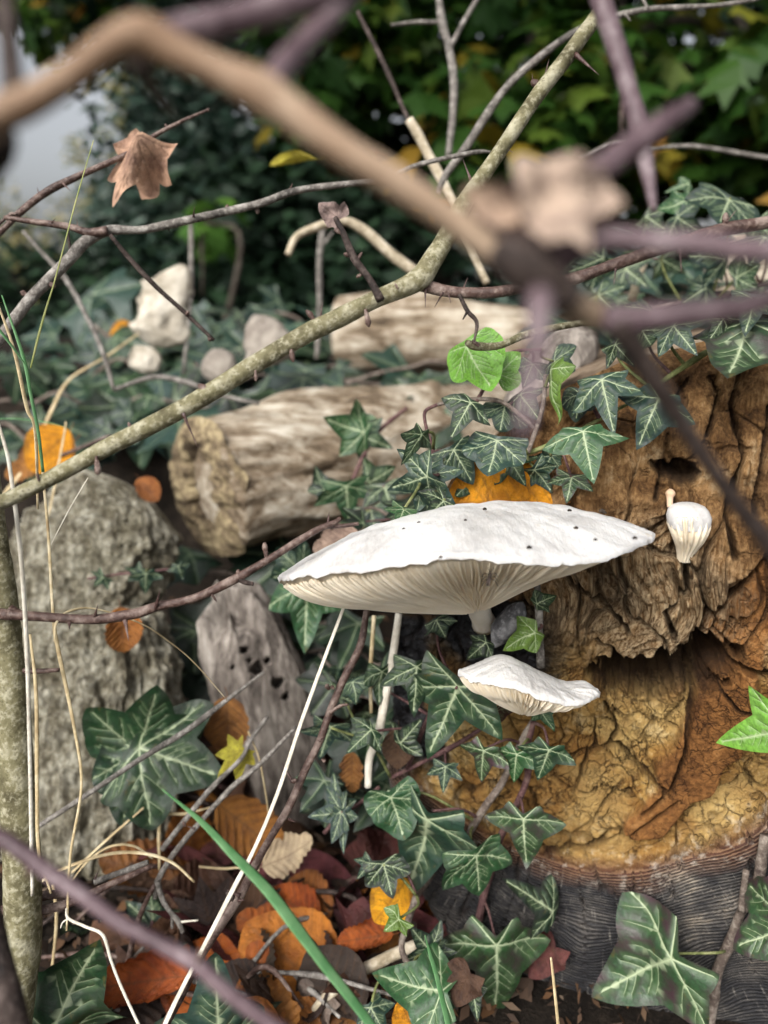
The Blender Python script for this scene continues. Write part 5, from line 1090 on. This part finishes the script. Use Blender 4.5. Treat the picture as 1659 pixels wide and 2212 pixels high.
# countable brown leaves of the litter
for k in range(95):
    u, v = random.uniform(180, 900), random.uniform(1700, 2240)
    if k > 70: u, v = random.uniform(400, 760), random.uniform(1560, 1800)
    p, d = gpoint(u, v, .004); a = random.uniform(0, 6.28); L = random.uniform(.025, .05)
    T = p + L * np.array([math.cos(a), math.sin(a), random.uniform(-.15, .5)])
    kind = random.choice(('oval', 'oval', 'lobed', 'torn')); tn = random.choice(['db', 'db', 'db', 'br', 'br', 'ob', 'or', 'rp'])
    o = place(random.choice({'oval': BEECH, 'lobed': HAW, 'torn': TORN}[kind]), leaf_matrix(p, T, random.uniform(-60, 60), random.uniform(.8, 1.1), facing=(random.uniform(-.4, .4), random.uniform(-.6, .2), 1)), None, jit(DT[tn], .35), 'litter_leaf')
    word = {'db': 'blackish brown', 'br': 'mid brown', 'ob': 'dull orange-brown', 'or': 'rust-red', 'rp': 'purple-brown'}[tn]
    side = 'under the twigs in front of the bark' if u < 420 else ('around the large orange beech leaf' if u < 680 else 'at the foot of the sawn log')
    tag(o, f'{word} {kind} dead leaf lying {side}', 'leaf', f'{word} {kind} litter leaves {side}')
def crumbs():
    """fine broken litter on the soil: stuff"""
    rs = np.random.RandomState(4); V = []; Fa = []
    for k in range(5200):
        x, y = rs.uniform(-.45, .12), rs.uniform(.24, .62)
        z = float(gh(x, y)) + rs.uniform(0, .006); L = rs.uniform(.0015, .006); w_ = L * rs.uniform(.12, .7); a = rs.uniform(0, 6.3); t = rs.uniform(-.6, .6)
        ux = np.array([math.cos(a) * L, math.sin(a) * L, t * L]); uy = np.array([-math.sin(a) * w_, math.cos(a) * w_, rs.uniform(-.5, .5) * w_]); c = np.array([x, y, z]); o = len(V)
        V += [c - ux, c + uy * .8 + np.array([0, 0, .001]), c + ux, c - uy]; Fa += [[o, o + 1, o + 2, o + 3]]
    m = Mat('litter_crumbs'); g = m.n('ShaderNodeNewGeometry'); col = m.ramp(g.outputs['Random Per Island'], [(0, (.015, .01, .008)), (.5, (.05, .032, .022)), (.85, (.09, .045, .02)), (1, (.12, .09, .065))])
    o = mk('leaf_litter', np.array(V), Fa, m.done(col, .85, .2)); o['kind'] = 'stuff'; tag(o, 'fine dark crumbs of broken leaves on the soil', 'litter')
crumbs()
for k in range(26):
    u, v = random.uniform(150, 880), random.uniform(1690, 2200); p, d = gpoint(u, v, .006); a = random.uniform(-1, 1); L = random.uniform(.03, .09)
    q = np.array([p - np.array([math.cos(a), math.sin(a), 0]) * L / 2, p + np.array([0, 0, random.uniform(.002, .02)]), p + np.array([math.cos(a), math.sin(a), random.uniform(-.05, .4)]) * L / 2])
    v_, f_ = tube(q, [.0008, .0013, .0007], 6, 5, .2, 300, k); tag(mk('litter_twig', v_, f_, [M_DARKTWIG, M_GREYTWIG, M_REDBARK][k % 3]), ('dark', 'grey', 'reddish')[k % 3] + ' short bare twig lying in the litter between the bark and the log', 'twig', ('dark', 'grey', 'reddish')[k % 3] + ' short twigs of the litter')

# ------------------------------------------------------------------ shrubs and trees behind
def maple_poly():
    lo, _ = lobed([(0, 1), (45, .85), (95, .6)], [(20, .5), (70, .42)], .1, n=1); return lo
def oval_poly(): return np.array([[0, 0], [.22, .3], [.25, .6], [0, 1], [-.25, .6], [-.22, .3]])
def crown_mesh(name, clumps, n, size, poly, mat, parent, seed, droop=.4):
    rs = np.random.RandomState(seed); lo = poly; k = len(lo); V = np.zeros((n * k, 3)); 
    cw = np.array([c[3] ** 2 for c in clumps]); cw /= cw.sum(); idx = rs.choice(len(clumps), n, p=cw)
    C = np.array([c[:3] for c in clumps])[idx]; R = np.array([c[3] for c in clumps])[idx]
    d = rs.normal(size=(n, 3)); d /= np.linalg.norm(d, axis=1)[:, None]; ctr = C + d * (R * rs.uniform(.3, 1, n) ** .5)[:, None]
    a = rs.uniform(0, 6.283, n); y = np.stack([np.cos(a), np.sin(a), -droop + rs.uniform(-.4, .4, n)], -1); y /= np.linalg.norm(y, axis=1)[:, None]
    nn = d * .6 + np.array([0, -.35, .7]) + rs.normal(size=(n, 3)) * .35; nn -= y * (nn * y).sum(1)[:, None]; nn /= np.linalg.norm(nn, axis=1)[:, None]; x = np.cross(y, nn)
    L = size * rs.uniform(.6, 1.3, n)
    V = ctr[:, None] + L[:, None, None] * (lo[None, :, :1] * x[:, None] + lo[None, :, 1:] * y[:, None] - .35 * np.abs(lo[None, :, :1]) ** 1.5 * nn[:, None])
    f = (np.arange(n)[:, None] * k + np.arange(k)[None]).tolist()
    return mk(name, V.reshape(-1, 3), f, mat, parent, smooth=False)
def fol_mat(name, stops, tr=.35, rough=.5):
    m = Mat(name); g = m.n('ShaderNodeNewGeometry'); col = m.ramp(g.outputs['Random Per Island'], stops); return m.done(col, rough, .25, trans=tr)
M_MAPLE = fol_mat('maple_foliage', [(0, (.016, .05, .010)), (.55, (.035, .09, .012)), (.85, (.085, .13, .016)), (.96, (.26, .19, .02)), (1, (.3, .14, .02))])
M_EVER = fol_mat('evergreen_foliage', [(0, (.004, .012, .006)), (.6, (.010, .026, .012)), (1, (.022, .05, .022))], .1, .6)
M_BLUE = fol_mat('blue_green_foliage', [(0, (.016, .036, .026)), (.5, (.042, .08, .058)), (.85, (.095, .15, .115)), (1, (.3, .36, .31))], .2, .4)
M_FAR = fol_mat('far_foliage', [(0, (.10, .13, .05)), (.5, (.19, .2, .08)), (.8, (.34, .28, .09)), (1, (.42, .36, .2))], .4)
def tree(name, label, cat, foot, trunk_top, tr, clumps, n, size, poly, mat, seed, limbs=5, group=None):
    root = thing(name, label, cat, tuple(foot), group); rs = np.random.RandomState(seed)
    foot = np.array(foot, float); top = np.array(trunk_top, float); mid = (foot + top) / 2 + rs.uniform(-.1, .1, 3)
    parts = [tube(np.array([foot - [0, 0, .1], mid, top]), [tr, tr * .8, tr * .45], 10, 6, .1, 8, seed)]
    for c in [clumps[i] for i in rs.choice(len(clumps), min(limbs, len(clumps)), replace=False)]:
        c = np.array(c[:3]); b = foot + (top - foot) * rs.uniform(.35, .9); parts.append(tube(np.array([b, (b + c) / 2 + [0, 0, .05], c]), [tr * .4, tr * .3, tr * .1], 7, 4, .1, 20, seed))
    v, f = join(parts); mk('trunk', v, f, bark('trunk_bark', (.02, .016, .012), (.06, .05, .04), (.14, .12, .1), 20, .4, .85, .15, .01), root)
    crown_mesh('crown', clumps, n, size, poly, mat, root, seed)
    return root
def clumps_px(rects, n, d0, d1, r0, r1, seed):
    rs = np.random.RandomState(seed); out = []
    for _ in range(n):
        u0, v0, u1, v1 = rects[rs.randint(len(rects))]; d = rs.uniform(d0, d1)
        p = P(rs.uniform(u0, u1), rs.uniform(v0, v1), d); out.append((p[0], p[1], max(p[2], .3), rs.uniform(r0, r1)))
    return out
MP, OV = maple_poly(), oval_poly()
def foot(u, d): p = P(u, 658, d); return (p[0], p[1], float(gh(p[0], p[1])))
tree('maple_shrub', 'maple shrub with yellowing green lobed leaves behind the thorny branch', 'shrub', foot(1350, 1.9), P(1330, -500, 1.9), .03, clumps_px([(980, -500, 1900, 330), (1250, 100, 1900, 420)], 46, 1.45, 2.0, .10, .2, 1), 1900, .075, MP, M_MAPLE, 1, 10)
tree('maple_shrub', 'smaller maple shrub with bright green leaves over the blurred branch', 'shrub', foot(700, 2.1), P(690, -600, 2.1), .025, clumps_px([(560, -600, 1050, 250), (620, 0, 800, 330)], 30, 1.7, 2.2, .10, .2, 2), 1100, .075, MP, M_MAPLE, 2, 8)
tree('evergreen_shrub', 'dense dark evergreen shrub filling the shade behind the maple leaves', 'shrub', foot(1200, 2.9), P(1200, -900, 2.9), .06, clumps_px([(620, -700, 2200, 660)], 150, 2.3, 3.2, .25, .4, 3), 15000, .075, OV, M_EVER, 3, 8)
tree('evergreen_shrub', 'blue-green evergreen shrub with small glossy leaves right of the sky gap', 'shrub', foot(420, 2.6), P(420, -500, 2.6), .05, clumps_px([(360, -250, 620, 480), (300, 150, 480, 640), (260, 420, 460, 660)], 100, 2.1, 2.9, .13, .24, 4), 17000, .045, OV, M_BLUE, 4, 8)
tree('low_shrub', 'low dark shrub at the foot of the blue-green one', 'shrub', foot(100, 1.9), P(100, 600, 1.9), .02, clumps_px([(-250, 600, 350, 720)], 30, 1.6, 2.2, .1, .2, 5), 3500, .04, OV, M_EVER, 5, 6)
tree('low_shrub', 'low light-green seedling shrub in the hollow before the dark shrub', 'shrub', foot(430, 1.4), P(440, 480, 1.4), .006, clumps_px([(380, 430, 500, 520)], 5, 1.3, 1.5, .03, .06, 6), 30, .04, MP, fol_mat('seedling_foliage', [(0, (.05, .13, .02)), (1, (.11, .22, .035))]), 6, 4)
tree('maple_tree', 'tall maple tree overhead whose lowest yellow-green leaves cross the sky gap', 'tree', foot(-250, 3.6), P(-200, -1800, 3.6), .09, clumps_px([(-700, -1700, 900, -420), (150, -330, 420, 20), (70, -140, 400, 50)], 70, 2.8, 4.0, .16, .3, 7), 3000, .085, MP, M_MAPLE, 7, 12)
tree('far_tree', 'distant pale autumn tree seen through the sky gap', 'tree', (-2.8, 9.5, .2), (-2.7, 9.5, 3.4), .09, [(-2.75 + random.uniform(-.8, .8), 9.5 + random.uniform(-.6, .6), random.uniform(.5, 3.4), random.uniform(.15, .4)) for _ in range(34)], 4200, .09, OV, M_FAR, 8, 10)
tree('far_tree', 'distant yellowing bush low in the sky gap', 'tree', (-4.9, 8.0, .2), (-4.9, 8.0, 1.3), .05, [(-4.6 + random.uniform(-1.2, 1.2), 8 + random.uniform(-.5, .5), random.uniform(.3, 1.3), random.uniform(.2, .4)) for _ in range(20)], 2600, .08, OV, M_FAR, 9, 8)
tree('far_tree', 'distant dark hedge behind everything under the sky', 'hedge', (-2, 14, .2), (-2, 14, 2.0), .08, [(random.uniform(-16, 16), 14 + random.uniform(-.6, .6), random.uniform(.2, 1.1), random.uniform(.4, .7)) for _ in range(90)], 16000, .16, OV, M_BLUE, 10, 8)
tree('added_shade_tree', 'tall dark evergreen tree added to shade the bank with unseen boughs overhead', 'tree', foot(950, 2.2), P(950, -1500, 2.2), .07, [(random.uniform(-1.5, 1.7), random.uniform(1.0, 2.6), random.uniform(1.15, 2.6), random.uniform(.25, .4)) for _ in range(70)], 6000, .08, OV, M_EVER, 12, 12)  # added canopy, boughs above the view block the sky and darken the bank
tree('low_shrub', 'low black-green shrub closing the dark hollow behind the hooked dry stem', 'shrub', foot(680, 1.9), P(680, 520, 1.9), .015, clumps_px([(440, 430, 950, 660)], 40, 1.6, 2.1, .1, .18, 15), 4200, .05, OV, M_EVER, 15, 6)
